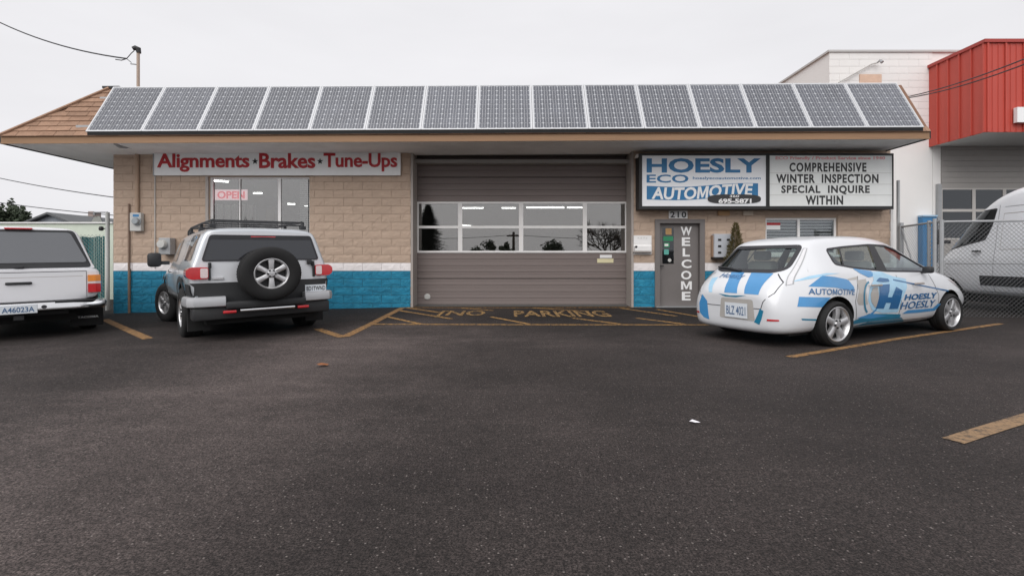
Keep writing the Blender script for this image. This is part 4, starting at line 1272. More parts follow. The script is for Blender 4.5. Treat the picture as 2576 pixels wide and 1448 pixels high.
# ------------------------------------------------------------------ neighbours on the right
BY = 15.0
wb = thing('white_building', 'tall white painted block building behind the right end of the shop', 'building', (11, BY, 0))
WXL, WXR = wx(2085, BY), wx(2344, BY)
obj('wall', box(WXL + 0.01, 17.5, BY + 0.02, 24, -0.3, wz(127, BY) - 0.06), MATS['white_cmu'], wb)
def cmu(): 
    bm = bmesh.new(); bx(bm, -0.29, 0.29, -0.001, 0.03, -0.1035, 0.1035, bev=0.003); me = bpy.data.meshes.new('block'); bm.to_mesh(me); bm.free(); me.materials.append(MATS['white_cmu']); return me
cm = cmu()
cfr = holder('block_face', wb)
zt_ = wz(127, BY) - 0.06
k = 0
while True:
    zc = zt_ - 0.105 - k * 0.212
    if zc < 5.1: break
    x = WXL - (0.3 if k % 2 else 0.0)
    while x < WXR - 0.02:
        a, b = max(x, WXL), min(x + 0.6, WXR)
        if b - a > 0.06: share('block', cm, cfr, ((a + b) / 2, BY, zc), scale=((b - a - 0.004) / 0.58, 1, 1))
        x += 0.6
    k += 1
bm = bmesh.new()
zc = 5.0
bx(bm, WXL, WXR, BY, BY + 0.019, -0.3, 5.0 + 0.06)
obj('lower_face', bm, MATS['white_cmu'], wb)
obj('coping', box(WXL - 0.05, 17.5, BY - 0.04, 24.1, zt_, zt_ + 0.06), M('coping', (0.50, 0.49, 0.48), 0.6), wb)
bm = bmesh.new(); tube(bm, [W(2108, 208, BY - 0.08), W(2190, 162, BY - 0.08), W(2206, 158, BY - 0.08)], 0.022, n=6)
obj('conduit', bm, MATS['meter_grey'], wb)
obj('patch', box(wx(2160, BY), wx(2215, BY), BY - 0.028, BY - 0.004, wz(225, BY), wz(188, BY)), M('peach_patch', (0.66, 0.47, 0.36), 0.8, var=0.1), wb)
lamp = thing('wall_lamp', 'small dark lamp high on the white block building', 'lamp', W(2216, 155, BY - 0.1))
bm = bmesh.new(); tube(bm, [W(2206, 158, BY - 0.08), W(2213, 152, BY - 0.2), W(2218, 157, BY - 0.25)], [0.02, 0.03, 0.05], n=8)
obj('lamp_head', bm, MATS['galv'], lamp)
pil = thing('blue_post', 'blue painted post with a pale cap against the white building', 'post', (wx(2337, 14.8), 14.8, -0.1))
obj('shaft', box(wx(2320, 14.8), wx(2355, 14.8), 14.8, BY - 0.03, -0.1, wz(545, 14.8)), MATS['paint_blue'], pil)
obj('cap', box(wx(2319, 14.8), wx(2356, 14.8), 14.77, BY - 0.03, wz(545, 14.8) + 0.001, wz(541, 14.8)), M('pale_blue', (0.35, 0.52, 0.68), 0.5), pil)

rb = thing('red_building', 'red ribbed metal canopy building with a grey sectional door beside the white building', 'building', (14.5, BY, 0))
CX, CYF = 12.58, 13.22
cz0, cz1 = 4.58, 6.93
bm = bmesh.new()
bx(bm, CX + 0.03, 22, CYF + 0.03, BY + 6, cz0 + 0.03, cz1)
obj('canopy', bm, MATS['red_metal'], rb)
obj('roof_trim', box(CX - 0.05, 22, CYF - 0.05, BY + 6, cz1 + 0.001, cz1 + 0.09), M('red_trim', (0.36, 0.045, 0.035), 0.5), rb)
obj('soffit', box(CX + 0.02, 22, CYF + 0.02, BY - 0.02, cz0, cz0 + 0.028), M('soffit_grey', (0.62, 0.62, 0.60), 0.7), rb)
def sheet(a0, a1, along):
    bm = bmesh.new()
    if along == 'Y':
        bx(bm, CX, CX + 0.028, a0, a1, cz0 - 0.02, cz1); bx(bm, CX - 0.035, CX - 0.001, a0 + 0.005, a0 + 0.05, cz0 - 0.02, cz1)
    else:
        bx(bm, a0, a1, CYF, CYF + 0.028, cz0 - 0.02, cz1)
        bx(bm, a0 + 0.005, a0 + 0.05, CYF - 0.035, CYF - 0.001, cz0 - 0.02, cz1)
        for q in (0.33, 0.66): bx(bm, a0 + (a1 - a0) * q, a0 + (a1 - a0) * q + 0.02, CYF - 0.012, CYF - 0.001, cz0 - 0.02, cz1)
    obj('panel', bm, MATS['red_metal'], rb)
ys_ = [13.22 + 0.36 * i for i in range(6)]
for a, b in zip(ys_[:-1], ys_[1:]): sheet(a, b - 0.004, 'Y')
x = CX + 0.03
while x < 16:
    sheet(x, x + 0.476, 'X'); x += 0.48
obj('light_box', box(wx(2556, 13.1), wx(2640, 13.1), 13.08, 13.18, wz(308, 13.1), wz(270, 13.1)), MATS['sign_white'], rb)
bm = bmesh.new()
bx(bm, wx(2345.5, BY), wx(2365, BY), BY + 0.0, BY + 0.018, -0.2, cz0); obj('side_wall', bm, MATS['white_cmu'], rb)
sd = holder('sectional_door', rb)
sx0, sx1 = wx(2366, BY), wx(2366, BY) + 4.6
k = 0; z = wz(474, BY)
while z < cz0 - 0.05:
    obj('slat', box(sx0, sx1, BY - 0.02, BY + 0.017, z + 0.006, min(z + 0.165, cz0 - 0.01)), MATS['grey_door'], sd); z += 0.165
z = -0.05
while z < wz(605, BY):
    obj('slat', box(sx0, sx1, BY - 0.02, BY + 0.017, z + 0.006, z + 0.165), MATS['grey_door'], sd); z += 0.165
ztop, zmid, zbot = wz(474, BY), wz(526, BY), z
bm = bmesh.new()
bx(bm, sx0, sx1, BY - 0.03, BY + 0.01, ztop - 0.04, ztop + 0.003); bx(bm, sx0, sx1, BY - 0.03, BY + 0.01, zmid - 0.08, zmid); bx(bm, sx0, sx1, BY - 0.03, BY + 0.01, zbot, zbot + 0.05)
for q in range(6): bx(bm, sx0 + q * 0.92 - 0.0 * q, sx0 + q * 0.92 + (0.02 if q == 0 else 0.1), BY - 0.028, BY + 0.008, zbot + 0.01, ztop - 0.01)
obj('window_frame', bm, M('grey_frame', (0.50, 0.48, 0.46), 0.6), sd)
for q in range(5):
    for c, d in ((zbot + 0.05, zmid - 0.08), (zmid, ztop - 0.04)):
        obj('pane', box(sx0 + q * 0.92 + 0.02, sx0 + (q + 1) * 0.92, BY - 0.012, BY - 0.008, c, d), MATS['dark_pane'], sd)
obj('door_post', box(wx(2355, 14.95), wx(2364.5, 14.95), 14.9, BY - 0.022, -0.2, wz(463, 14.95)), MATS['galv'], rb)

# chain-link fence with its posts
cf = thing('chain_link_fence', 'galvanised chain-link fence with round posts in front of the white van', 'fence', (9.0, 10.3, 0))
C0, C1, C2 = Vector((9.42, 12.15, 0)), Vector((8.90, 10.30, 0)), Vector((10.72, 10.05, 0))
def link_panel(a, b, z0, z1, pitch=0.085, r=0.0033):
    bm = bmesh.new()
    Lh = (b - a).length; d = (b - a).normalized(); H = z1 - z0
    k = -H
    def P(s, z): return a + d * s + Vector((0, 0, z0 + z))
    while k < Lh:
        for sg_ in (1, -1):
            s0, e0 = k, k + H
            za, zb_ = (0, H) if sg_ == 1 else (H, 0)
            t0 = max(0.0, (0 - s0) / H); t1 = min(1.0, (Lh - s0) / H)
            if t1 - t0 > 0.01:
                tube(bm, [P(s0 + H * t0, za + (zb_ - za) * t0) + Vector((0, 0.004 * sg_, 0)), P(s0 + H * t1, za + (zb_ - za) * t1) + Vector((0, 0.004 * sg_, 0))], r, n=3, cap=False)
        k += pitch
    return bm
obj('mesh_wire', link_panel(C1, C2, -0.08, 1.93), MATS['mesh_galv'], cf, kind='stuff')
obj('mesh_wire', link_panel(C0 + (C1 - C0) * 0.0, C1, -0.08, 1.93), MATS['mesh_galv'], cf, kind='stuff')
for a, b in ((C0, C1), (C1, C2)):
    bm = bmesh.new(); tube(bm, [a + Vector((0, 0, 1.96)), b + Vector((0, 0, 1.97))], 0.024, n=8); obj('rail', bm, MATS['galv'], cf, smooth=True)
for p, z1, r_ in ((C1, 2.0, 0.042), (C1 + Vector((-0.10, 0.05, 0)), 2.03, 0.036), (C1.lerp(C0, 0.25), 2.02, 0.036), (C0 + Vector((-0.02, -0.05, 0)), 3.1, 0.035), (C0.lerp(C1, 0.10), 2.06, 0.05), (C2, 2.0, 0.04)):
    bm = bmesh.new(); tube(bm, [p + Vector((0, 0, -0.1)), p + Vector((0, 0, z1))], r_, n=10); obj('post', bm, MATS['galv'], cf, smooth=True)
bm = bmesh.new(); tube(bm, [C0.lerp(C1, 0.12) + Vector((0, 0, 1.9)), C0.lerp(C1, 0.45) + Vector((0, 0, 0.9))], 0.02, n=6); obj('brace', bm, MATS['galv'], cf)

# ------------------------------------------------------------------ left background
sf = thing('slat_fence', 'green slatted chain-link fence beyond the white pickup', 'fence', (-12, 14.6, -0.2))
fy = 14.6
xa, xb = -15.5, wx(262, fy)
k = 0
x = xb
while x > xa:
    hgt = wz(595, fy) + rng.uniform(-0.03, 0.02)
    bm = bmesh.new(); bx(bm, x - 0.05, x, fy - 0.004, fy + 0.004, -0.2, hgt)
    for v in bm.verts: v.co.y += rng.uniform(-0.008, 0.008)
    obj('slat', bm, MATS['green_slat'], sf)
    x -= 0.062
obj('mesh_wire', link_panel(Vector((xa, fy - 0.015, 0)), Vector((xb, fy - 0.015, 0)), -0.2, wz(590, fy), pitch=0.11, r=0.004), MATS['galv'], sf, kind='stuff')
gp = thing('gate_post', 'tall pale gate post standing at the left corner of the shop', 'post', (-10.62, 13.1, -0.2))
bm = bmesh.new(); tube(bm, [(wx(270, 13.1), 13.1, -0.2), (wx(270, 13.1), 13.1, wz(534, 13.1))], 0.048, n=12)
obj('shaft', bm, M('post_paint', (0.55, 0.56, 0.54), 0.6, var=0.06), gp, smooth=True)
bm = bmesh.new(); tube(bm, [(wx(270, 13.1), 13.1, wz(534, 13.1)), (wx(236, 13.3), 13.3, wz(534, 13.3))], 0.018, n=6); tube(bm, [(wx(237, 13.3), 13.3, wz(534, 13.3)), (wx(237, 13.3), 13.3, wz(541, 13.3))], 0.03, n=6)
obj('top_rail', bm, MATS['galv'], gp)
bm = bmesh.new(); lathe(bm, [(0.0, -0.06), (0.045, -0.05), (0.06, 0), (0.045, 0.05), (0.0, 0.06)], n=12, axis='Z', centre=(wx(258, 13.1), 13.05, wz(575, 13.1))); tube(bm, [(wx(258, 13.1), 13.05, wz(575, 13.1)), (wx(270, 13.1), 13.1, wz(575, 13.1))], 0.015, n=6)
obj('hinge', bm, MATS['dark_metal'], gp)
sh = thing('storage_shed', 'pale green shed behind the green slatted fence', 'shed', (-16, 17, -0.2))
obj('wall', box(-24, wx(284, 17), 17, 20, -0.2, wz(562, 17)), MATS['pale_green'], sh)
obj('roof_edge', box(-24.1, wx(285, 17), 16.95, 20.1, wz(562, 17) + 0.001, wz(558.5, 17)), MATS['white_frame'], sh)
hs_ = thing('house', 'grey gabled house with a pale roof far behind the shed', 'house', (-32, 36, 0))
HY = 36.0
bm = bmesh.new()
gx0, gxm, gx1 = wx(62, HY), wx(130, HY), wx(196, HY)
prism(bm, [(gx0 + 0.3, -0.2), (gx1 - 0.3, -0.2), (gx1 - 0.3, wz(566, HY)), (gxm, wz(540, HY)), (gx0 + 0.3, wz(566, HY))], 'Y', HY, HY + 10)
obj('wall', bm, MATS['house_wall'], hs_)
bm = bmesh.new()
prism(bm, [(gx0 - 0.2, wz(569, HY)), (gxm, wz(539.5, HY)), (gx1 + 0.2, wz(569, HY)), (gx1 + 0.2, wz(565, HY)), (gxm, wz(534.5, HY)), (gx0 - 0.2, wz(565, HY))], 'Y', HY - 0.4, HY + 10.3)
obj('gable_roof', bm, M('roof_dark', (0.12, 0.125, 0.13), 0.9, var=0.1), hs_)
bm = bmesh.new()
v = [bm.verts.new(p) for p in (W(150, 541, HY + 4), W(250, 543, HY + 4), W(262, 575, HY - 0.2), W(196, 575, HY - 0.2))]
bm.faces.new(v); bmesh.ops.solidify(bm, geom=bm.faces[:], thickness=0.15)
obj('long_roof', bm, MATS['house_roof'], hs_)
obj('chimney', box(wx(234, HY + 4), wx(246, HY + 4), HY + 3.5, HY + 4.3, wz(548, HY + 4), wz(533, HY + 4)), M('chimney', (0.30, 0.24, 0.22), 0.9), hs_)

def leaf_crown(centre, rad, n, size, seed, flat_=1.0, gaps=5, clump=34):
    r = random.Random(seed)
    bm = bmesh.new()
    cl_ = []
    for _ in range(clump):
        while True:
            p = Vector((r.uniform(-1, 1), r.uniform(-1, 1), r.uniform(-1, 1)))
            if 0.35 < p.length < 1: break
        cl_.append((Vector((p.x * rad[0], p.y * rad[1], p.z * rad[2])), r.uniform(0.22, 0.40)))
    for i in range(n):
        c, s = r.choice(cl_)
        q = Vector((r.gauss(0, 1), r.gauss(0, 1), r.gauss(0, 1) * flat_)); q = q.normalized() * (r.random() ** 0.4) * s
        p = Vector(centre) + c + Vector((q.x * rad[0], q.y * rad[1], q.z * rad[2]))
        a = Vector((r.gauss(0, 1), r.gauss(0, 1), r.gauss(0, 1))).normalized(); b = a.cross(Vector((r.gauss(0, 1), r.gauss(0, 1), r.gauss(0, 1)))).normalized()
        sz = size * r.uniform(0.6, 1.3)
        quad(bm, p - a * sz, p + b * sz * 0.55, p + a * sz, p - b * sz * 0.55)
    return bm
def limbs(base, top, rads, n, seed, spread):
    r = random.Random(seed); bm = bmesh.new()
    base, top = Vector(base), Vector(top)
    tube(bm, [base, base.lerp(top, 0.5) + Vector((r.uniform(-.1, .1), 0, 0)), top], [rads, rads * 0.7, rads * 0.3], n=7)
    for i in range(n):
        s = base.lerp(top, r.uniform(0.35, 0.9)); e = s + Vector((r.uniform(-1, 1) * spread, r.uniform(-1, 1) * spread, r.uniform(0.3, 1) * spread))
        tube(bm, [s, s.lerp(e, 0.5) + Vector((0, 0, 0.1)), e], [rads * 0.4, rads * 0.25, rads * 0.08], n=5)
    return bm
for i, (u_, vt, Y_, wpx, lab) in enumerate(((30, 508, 45, 58, 'taller dark green tree at the far left edge beyond the pickup'), (-20, 520, 48, 60, 'dark green tree cut by the left picture edge'), (62, 530, 44, 34, 'lower dark green tree right next to the grey house'))):
    h = wz(vt, Y_); rx_ = wpx / 2 * Y_ / YF * 1.1
    t = thing('broadleaf_tree', lab, 'tree', (wx(u_, Y_), Y_, -0.2), group='trees beyond the shed')
    obj('trunk', limbs((wx(u_, Y_), Y_, -0.2), (wx(u_, Y_), Y_, h * 0.7), 0.25, 6, i, 1.0), MATS['bark'], t)
    obj('crown', leaf_crown((wx(u_, Y_), Y_, h * 0.62), (rx_, rx_, h * 0.36), 2600, 0.20, 40 + i), MATS['foliage_dark'], t)

# clipped conifer by the wall
sc = thing('potted_conifer', 'small cone shaped conifer standing by the wall behind the painted hatchback', 'conifer', (wx(1850, 11.85), 11.85, 0))
bm = bmesh.new(); rr_ = random.Random(5)
zb_, zt2 = 0.45, wz(561, 11.85)
for i in range(7000):
    t = rr_.random() ** 0.75
    z = zb_ + (zt2 - zb_) * (1 - t)
    rad = (0.02 + 0.33 * t ** 0.75) * (0.75 + 0.3 * rr_.random()) * (1 + 0.16 * math.sin(z * 17 + 2 * math.sin(i % 7)))
    a = rr_.uniform(0, 6.283); rad *= rr_.random() ** 0.25
    p = Vector((rad * math.cos(a), rad * math.sin(a), z))
    up = (Vector((math.cos(a), math.sin(a), 1.1)) + Vector((rr_.gauss(0, .4), rr_.gauss(0, .4), rr_.gauss(0, .4)))).normalized()
    sd_ = up.cross(Vector((rr_.gauss(0, 1), rr_.gauss(0, 1), rr_.gauss(0, 1)))).normalized()
    s = rr_.uniform(0.014, 0.03)
    quad(bm, p - sd_ * s * 0.5, p + up * s * 0.6, p + up * s * 2.2, p + sd_ * s * 0.5)
obj('crown', bm, MATS['foliage_olive'], sc, world=False)
bm = bmesh.new(); tube(bm, [(0, 0, 0.3), (0, 0, 1.2)], [0.03, 0.012], n=7); obj('trunk', bm, MATS['bark'], sc, world=False)
bm = bmesh.new(); lathe(bm, [(0.17, 0.004), (0.23, 0.36), (0.25, 0.37), (0.25, 0.42), (0.21, 0.42), (0.20, 0.38), (0.0, 0.38)], n=24, axis='Z'); obj('pot', bm, MATS['concrete'], sc, world=False)

# ------------------------------------------------------------------ across the street, seen mirrored in the panes
def mirror_at(u, v, Y):
    """where a thing behind the camera stands when its mirror image in the panes is seen at u, v with virtual depth Y"""
    return Vector(((u - 1287) * Y / YF, 2 * (GY + 0.006) - Y, CAM_H + (650 - v) * Y / YF))
VY = 64.0
p = mirror_at(1076, 513, VY)
t = thing('conifer_tree', 'tall dark conifer across the street, mirrored in the left garage door pane', 'tree', (p.x, p.y, 0))
bm = bmesh.new(); r = random.Random(3); H = p.z
for k in range(46):
    f = k / 45; z = 0.6 + (H - 0.7) * f; ln = 3.5 * (1 - f) ** 0.75 + 0.14
    for j in range(28):
        a = r.uniform(0, 6.283); l2 = ln * r.uniform(0.65, 1.08)
        o_ = Vector((0, 0, z)); d = Vector((math.cos(a), math.sin(a), -0.25)); s = Vector((-d.y, d.x, 0))
        for q in range(5):
            c = o_ + d * l2 * (q + 0.6) / 5; w_ = 0.34 * (1.4 - q / 5)
            quad(bm, c - s * w_, c + d * 0.3 + Vector((0, 0, 0.06)), c + s * w_, c - d * 0.3 - Vector((0, 0, 0.18)))
obj('crown', bm, MATS['foliage_dark'], t, world=False)
bm = bmesh.new(); tube(bm, [(0, 0, -0.1), (0, 0, H - 0.3)], [0.22, 0.03], n=8); obj('trunk', bm, MATS['bark'], t, world=False)
def bare_tree(u, v, Y, label, seed, spread, depth=5):
    p = mirror_at(u, v, Y)
    t = thing('bare_tree', label, 'tree', (p.x, p.y, 0), group='bare trees mirrored in the panes')
    r = random.Random(seed)
    trunk = bmesh.new(); crown = bmesh.new()
    def grow(o_, d, ln, rad, lv, bmx):
        e = o_ + d * ln
        tube(bmx, [o_, o_.lerp(e, 0.5) + Vector((r.gauss(0, .04), r.gauss(0, .04), 0)) * ln, e], [rad, rad * 0.8, rad * 0.62], n=4 if lv > 1 else 7, cap=False)
        if lv >= depth: return
        for _ in range(5 if lv < 2 else 3):
            nd = (d + Vector((r.gauss(0, 1), r.gauss(0, 1), r.gauss(0.25, 0.6))) * spread).normalized()
            grow(o_.lerp(e, r.uniform(0.55, 1.0)), nd, ln * r.uniform(0.68, 0.92), max(rad * 0.62, 0.022), lv + 1, crown)
    H = p.z
    grow(Vector((0, 0, -0.1)), Vector((0, 0, 1)), H * 0.26, 0.18, 0, trunk)
    obj('trunk', trunk, MATS['bark'], t, world=False); obj('crown', crown, MATS['bark'], t, world=False)
bare_tree(1526, 520, VY, 'leafless round tree across the street, mirrored in the right garage door pane', 11, 0.55)
bare_tree(660, 520, VY, 'leafless tree across the street, mirrored in the middle office window pane', 12, 0.45)
for i, (u_, v_, wd_, lab) in enumerate(((1215, 607, 1.7, 'dark round shrub mirrored low in the second garage door pane'), (1270, 612, 1.1, 'small dark shrub mirrored beside the utility pole'), (1390, 606, 1.7, 'dark shrub mirrored low in the third garage door pane'))):
    p = mirror_at(u_, v_, VY - 2)
    t = thing('shrub', lab, 'shrub', (p.x, p.y, 0), group='shrubs across the street')
    obj('crown', leaf_crown((0, 0, p.z * 0.55), (wd_, 1.2, p.z * 0.45), 1500, 0.16, 70 + i), MATS['foliage_dark'], t, world=False)
    bm = bmesh.new(); tube(bm, [(0, 0, -0.05), (0, 0, p.z * 0.5)], [0.12, 0.05], n=6); obj('trunk', bm, MATS['bark'], t, world=False)
p = mirror_at(1291, 583, VY)
t = thing('utility_pole', 'dark utility pole across the street, mirrored in the second garage door pane', 'utility pole', (p.x, p.y, 0))
bm = bmesh.new(); tube(bm, [(0, 0, 0), (0, 0, p.z)], [0.22, 0.15], n=8); obj('pole', bm, MATS['bark'], t, world=False)
bm = bmesh.new(); bx(bm, -0.9, 0.9, -0.08, 0.08, p.z - 0.6, p.z - 0.42); obj('crossarm', bm, MATS['bark'], t, world=False)
cable('street_line', mirror_at(900, 590, VY), mirror_at(1291, 590, VY), 0.5, 0.03, 'street power line mirrored left of the utility pole', 'street power lines mirrored in the panes')
cable('street_line', mirror_at(1291, 590, VY), mirror_at(1800, 588, VY), 0.6, 0.03, 'street power line mirrored right of the utility pole', 'street power lines mirrored in the panes')

# ------------------------------------------------------------------ small things on the asphalt
p = G(812, 921)
bm = bmesh.new()
pts = [(-.09, 0), (-.04, .03), (-.02, .06), (.01, .035), (.06, .05), (.05, .015), (.1, 0), (.05, -.02), (.05, -.05), (0, -.03), (-.04, -.05)]
bm.faces.new([bm.verts.new((p.x + a * 0.8, p.y + b * 0.9, p.z + 0.012 + rng.uniform(0, 0.025))) for a, b in pts])
tag(obj('fallen_leaf', bm, MATS['leaf_brown']), 'single brown fallen leaf lying on the asphalt', 'leaf')
p = G(1746, 1064)
bm = bmesh.new()
bm.faces.new([bm.verts.new((p.x + a * 0.75, p.y + b * 0.75, 0.008 + c * 0.7)) for a, b, c in ((-.045, .02, .004), (-.01, .035, .02), (.03, .0, .012), (.055, -.012, .004), (.0, -.02, .006), (-.03, -.012, .012))])
tag(obj('paper_scrap', bm, MATS['litter']), 'small white scrap of litter lying on the asphalt', 'litter')

# ------------------------------------------------------------------ vehicles
M('car_white', (0.66, 0.675, 0.70), 0.32, coat=0.7, var=0.012, vscale=1.2, dirt=0.07, dirtcol=(0.5, 0.48, 0.45), dscale=1.6)
M('truck_white', (0.70, 0.705, 0.73), 0.35, coat=0.6, var=0.015, vscale=1.2, dirt=0.12, dirtcol=(0.5, 0.47, 0.44), dscale=1.6)
M('van_white', (0.84, 0.86, 0.90), 0.35, coat=0.6, var=0.015, vscale=1.2, dirt=0.10, dirtcol=(0.5, 0.48, 0.45), dscale=1.2)
M('suv_light', (0.60, 0.615, 0.64), 0.34, metal=0.15, coat=0.6, var=0.02, vscale=1.2)
M('silver_paint', (0.58, 0.61, 0.64), 0.34, metal=0.55, coat=0.7, var=0.03, vscale=1.5)
M('silver_bumper', (0.50, 0.51, 0.53), 0.4, metal=0.35, coat=0.3, var=0.03)
M('chrome', (0.75, 0.75, 0.76), 0.18, metal=1.0, var=0.05)
M('cladding', (0.019, 0.020, 0.022), 0.6, var=0.12, vscale=4, dirt=0.3, dirtcol=(0.04, 0.037, 0.034))
M('lamp_red', (0.52, 0.012, 0.018), 0.15, coat=1.0, var=0.12, vscale=30)
M('lamp_amber', (0.75, 0.24, 0.02), 0.15, coat=1.0, var=0.1, vscale=30)
M('lamp_clear', (0.72, 0.60, 0.60), 0.15, coat=1.0, var=0.1, vscale=40)
M('lamp_pale', (0.66, 0.66, 0.68), 0.15, coat=1.0, var=0.08, vscale=30)
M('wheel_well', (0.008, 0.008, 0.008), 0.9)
M('interior', (0.075, 0.075, 0.072), 0.8)
M('interior_pale', (0.42, 0.41, 0.38), 0.8, var=0.05)
M('plate_white', (0.66, 0.70, 0.74), 0.4)
M('plate_print', (0.06, 0.13, 0.26), 0.5)
M('wrap_blue', (0.055, 0.255, 0.53), 0.3, coat=0.6, var=0.09, vscale=3)
M('wrap_deep', (0.012, 0.115, 0.29), 0.3, coat=0.6, var=0.1, vscale=4)
M('wrap_teal', (0.012, 0.185, 0.315), 0.3, coat=0.6, var=0.12, vscale=4)
M('wrap_pale', (0.36, 0.60, 0.78), 0.3, coat=0.6, var=0.12, vscale=6)
M('wrap_grey', (0.43, 0.41, 0.385), 0.3, coat=0.6, var=0.08, vscale=3)
M('seam', (0.03, 0.03, 0.035), 0.7)
glass('tint_glass', (0, 0, 0), 0.055, base=(0.030, 0.030, 0.034))
glass('tint_glass_pale', (0, 0, 0), 0.12, base=(0.10, 0.10, 0.105))
glass('car_glass', (0.60, 0.67, 0.65), 0.09)

def place(root, loc, th, roll=0.0, sc=(1, 1, 1)):
    root.location = loc
    root.rotation_euler = (Matrix.Rotation(roll, 3, 'Y') @ Matrix.Rotation(th, 3, 'Z')).to_euler()
    root.scale = sc
    Mx = Matrix.LocRotScale(Vector(loc), root.rotation_euler, Vector(sc))
    inv = Mx.inverted()
    def on(u, v, axis, val):
        o = inv @ Vector((0, 0, CAM_H)); d = (inv @ Vector(((u - 1287) / YF, 1.0, CAM_H + (650 - v) / YF))) - o
        t = (val - o[axis]) / d[axis]
        return o + d * t
    return on
def part(name, bm, mat, root, smooth=False, ang=40, kind=None):
    return obj(name, bm, mat, root, world=False, smooth=smooth, ang=ang, kind=kind)
def thick(bm, t=0.004):
    return bm
def both(fn):
    for s in ('right', 'left'): fn(s)
def arch_cutters(x, z, r, y0, y1):
    out = []
    for s in (-1, 1):
        bm = bmesh.new(); lathe(bm, [(r, s * y0), (r, s * y1)], n=40, centre=(x, 0, z)); out.append((bm, MATS['wheel_well']))
    return out

# ---------- white hatchback with blue graphics
car = thing('hatchback', 'white electric hatchback wrapped with blue stripes and lettering, nosed toward the van', 'car', (3.185, 7.142, 0))
on = place(car, (3.13, 7.12, 0), R(27), 0, (1.185, 1.03, 1.0))
rows = [(-0.01, -0.02, .36, .42, .50, .50, .46, .62, .36, .66), (0.00, 0.0, .29, .50, .60, .50, .54, .66, .42, .735), (0.06, .10, .21, .62, .685, .54, .60, .76, .46, .86),
        (0.20, .20, .17, .72, .755, .58, .665, .88, .50, 1.00), (0.36, .25, .17, .79, .825, .62, .725, .95, .53, 1.20), (0.52, .25, .17, .82, .872, .64, .78, .98, .55, 1.405),
        (0.68, .10, .18, .83, .885, .64, .83, .99, .58, 1.475), (1.1, 0, .17, .83, .885, .64, .83, .985, .58, 1.53), (1.7, 0, .17, .83, .885, .64, .83, .97, .60, 1.552),
        (2.2, 0, .17, .83, .885, .64, .83, .955, .60, 1.535), (2.6, -.10, .17, .83, .885, .64, .83, .945, .59, 1.45), (3.0, -.15, .17, .83, .885, .62, .825, .935, .60, 1.27),
        (3.35, -.12, .20, .80, .885, .62, .815, .925, .62, 1.06), (3.65, 0, .20, .79, .88, .60, .79, .88, .56, .975), (4.0, 0, .21, .76, .85, .58, .72, .78, .50, .88),
        (4.25, 0, .22, .68, .77, .52, .62, .66, .42, .76), (4.40, 0, .26, .52, .60, .48, .50, .56, .34, .62), (4.45, 0, .34, .40, .46, .46, .40, .50, .28, .55)]
body = bake(body_loft(rows))
bv = bvh_of(body)
AX0, AX1, WZ = 0.87, 3.56, 0.305
def S(u, v, val=-0.84): p = on(u, v, 1, val); return (p.x, p.z)
def B(u, v, val=0.10): p = on(u, v, 0, val); return (p.y, p.z)
def c6(x, y): return (1757 + x / 5.021, 583.4 + y / 5.021)
def c7(x, y): return (2045.3 + x / 5.022, 583.4 + y / 5.022)
side_poly = rounded([S(2079, 627, -.66), S(2106, 664, -.80), S(2150, 673, -.81), S(2229, 681.5, -.81), S(2352, 683, -.80), S(2300, 652, -.72), S(2256, 627, -.66), S(2230, 618, -.64), S(2184, 615.5, -.63), S(2120, 621, -.64)], 0.05)
rear_poly = rounded([(-.50, 1.37), (-.545, 1.06), (-.40, 1.02), (.40, 1.02), (.545, 1.06), (.50, 1.37)], 0.05)
ws_poly = [(-.62, 1.04), (.62, 1.04), (.52, 1.42), (-.52, 1.42)]
cav = bmesh.new()
prof = [(.52, 1.02), (.74, 1.41), (1.1, 1.465), (1.7, 1.487), (2.2, 1.47), (2.6, 1.38), (3.0, 1.19), (3.2, 1.02), (3.15, .5), (.75, .5), (.62, .8)]
prism(cav, prof, 'Y', -1, 1)
for v in cav.verts: v.co.y = (1 if v.co.y > 0 else -1) * (.50 if v.co.z > 1.3 else (.58 if v.co.z > 1.1 else .72))
cutters = [(cav, MATS['interior'])]
for a, b in ((-1.3, -.35), (.35, 1.3)):
    q = bmesh.new(); prism(q, side_poly, 'Y', a, b); cutters.append((q, MATS['interior']))
q = bmesh.new(); prism(q, rear_poly, 'X', -.5, .85); cutters.append((q, MATS['interior']))
q = bmesh.new(); prism(q, ws_poly, 'X', 2.4, 4.0); cutters.append((q, MATS['interior']))
cutters += arch_cutters(AX0, WZ + 0.015, .365, .60, 1.2) + arch_cutters(AX1, WZ + 0.015, .365, .60, 1.2)
body.data.materials.append(MATS['car_white'])
cut(body, cutters)
finish(body, 'body', car, None)
for sd, lab in (('right', None), ('left', None)):
    part('side_window', wrap(bv, flat(side_poly), sd, -0.006), MATS['car_glass'], car, True)
    part('window_trim', wrap(bv, strip(side_poly + side_poly[:1], 0.026), sd, 0.003), MATS['seam'], car)
    bp_ = [S(2183, 617, -.64), S(2198, 617, -.64), S(2232, 681.5, -.81), S(2206, 680, -.81)]
    part('door_pillar', wrap(bv, flat(bp_), sd, 0.004), MATS['black_plastic'], car, True)
    part('quarter_divider', wrap(bv, strip([S(2110, 622, -.65), S(2128, 669, -.81)], 0.028), sd, 0.004), MATS['seam'], car)
part('rear_window', wrap(bv, flat(rear_poly), 'rear', -0.006), MATS['car_glass'], car, True)
part('rear_window_trim', wrap(bv, strip(rear_poly + rear_poly[:1], 0.05), 'rear', 0.003), MATS['seam'], car)
part('windscreen', wrap(bv, flat(ws_poly), 'front', -0.006), MATS['car_glass'], car, True)
bm = bmesh.new(); tube(bm, [(0.24, 0.05, 1.02), (0.30, 0.36, 1.06), (0.31, 0.5, 1.07)], 0.016, n=6)
part('rear_wiper', bm, MATS['black_plastic'], car)
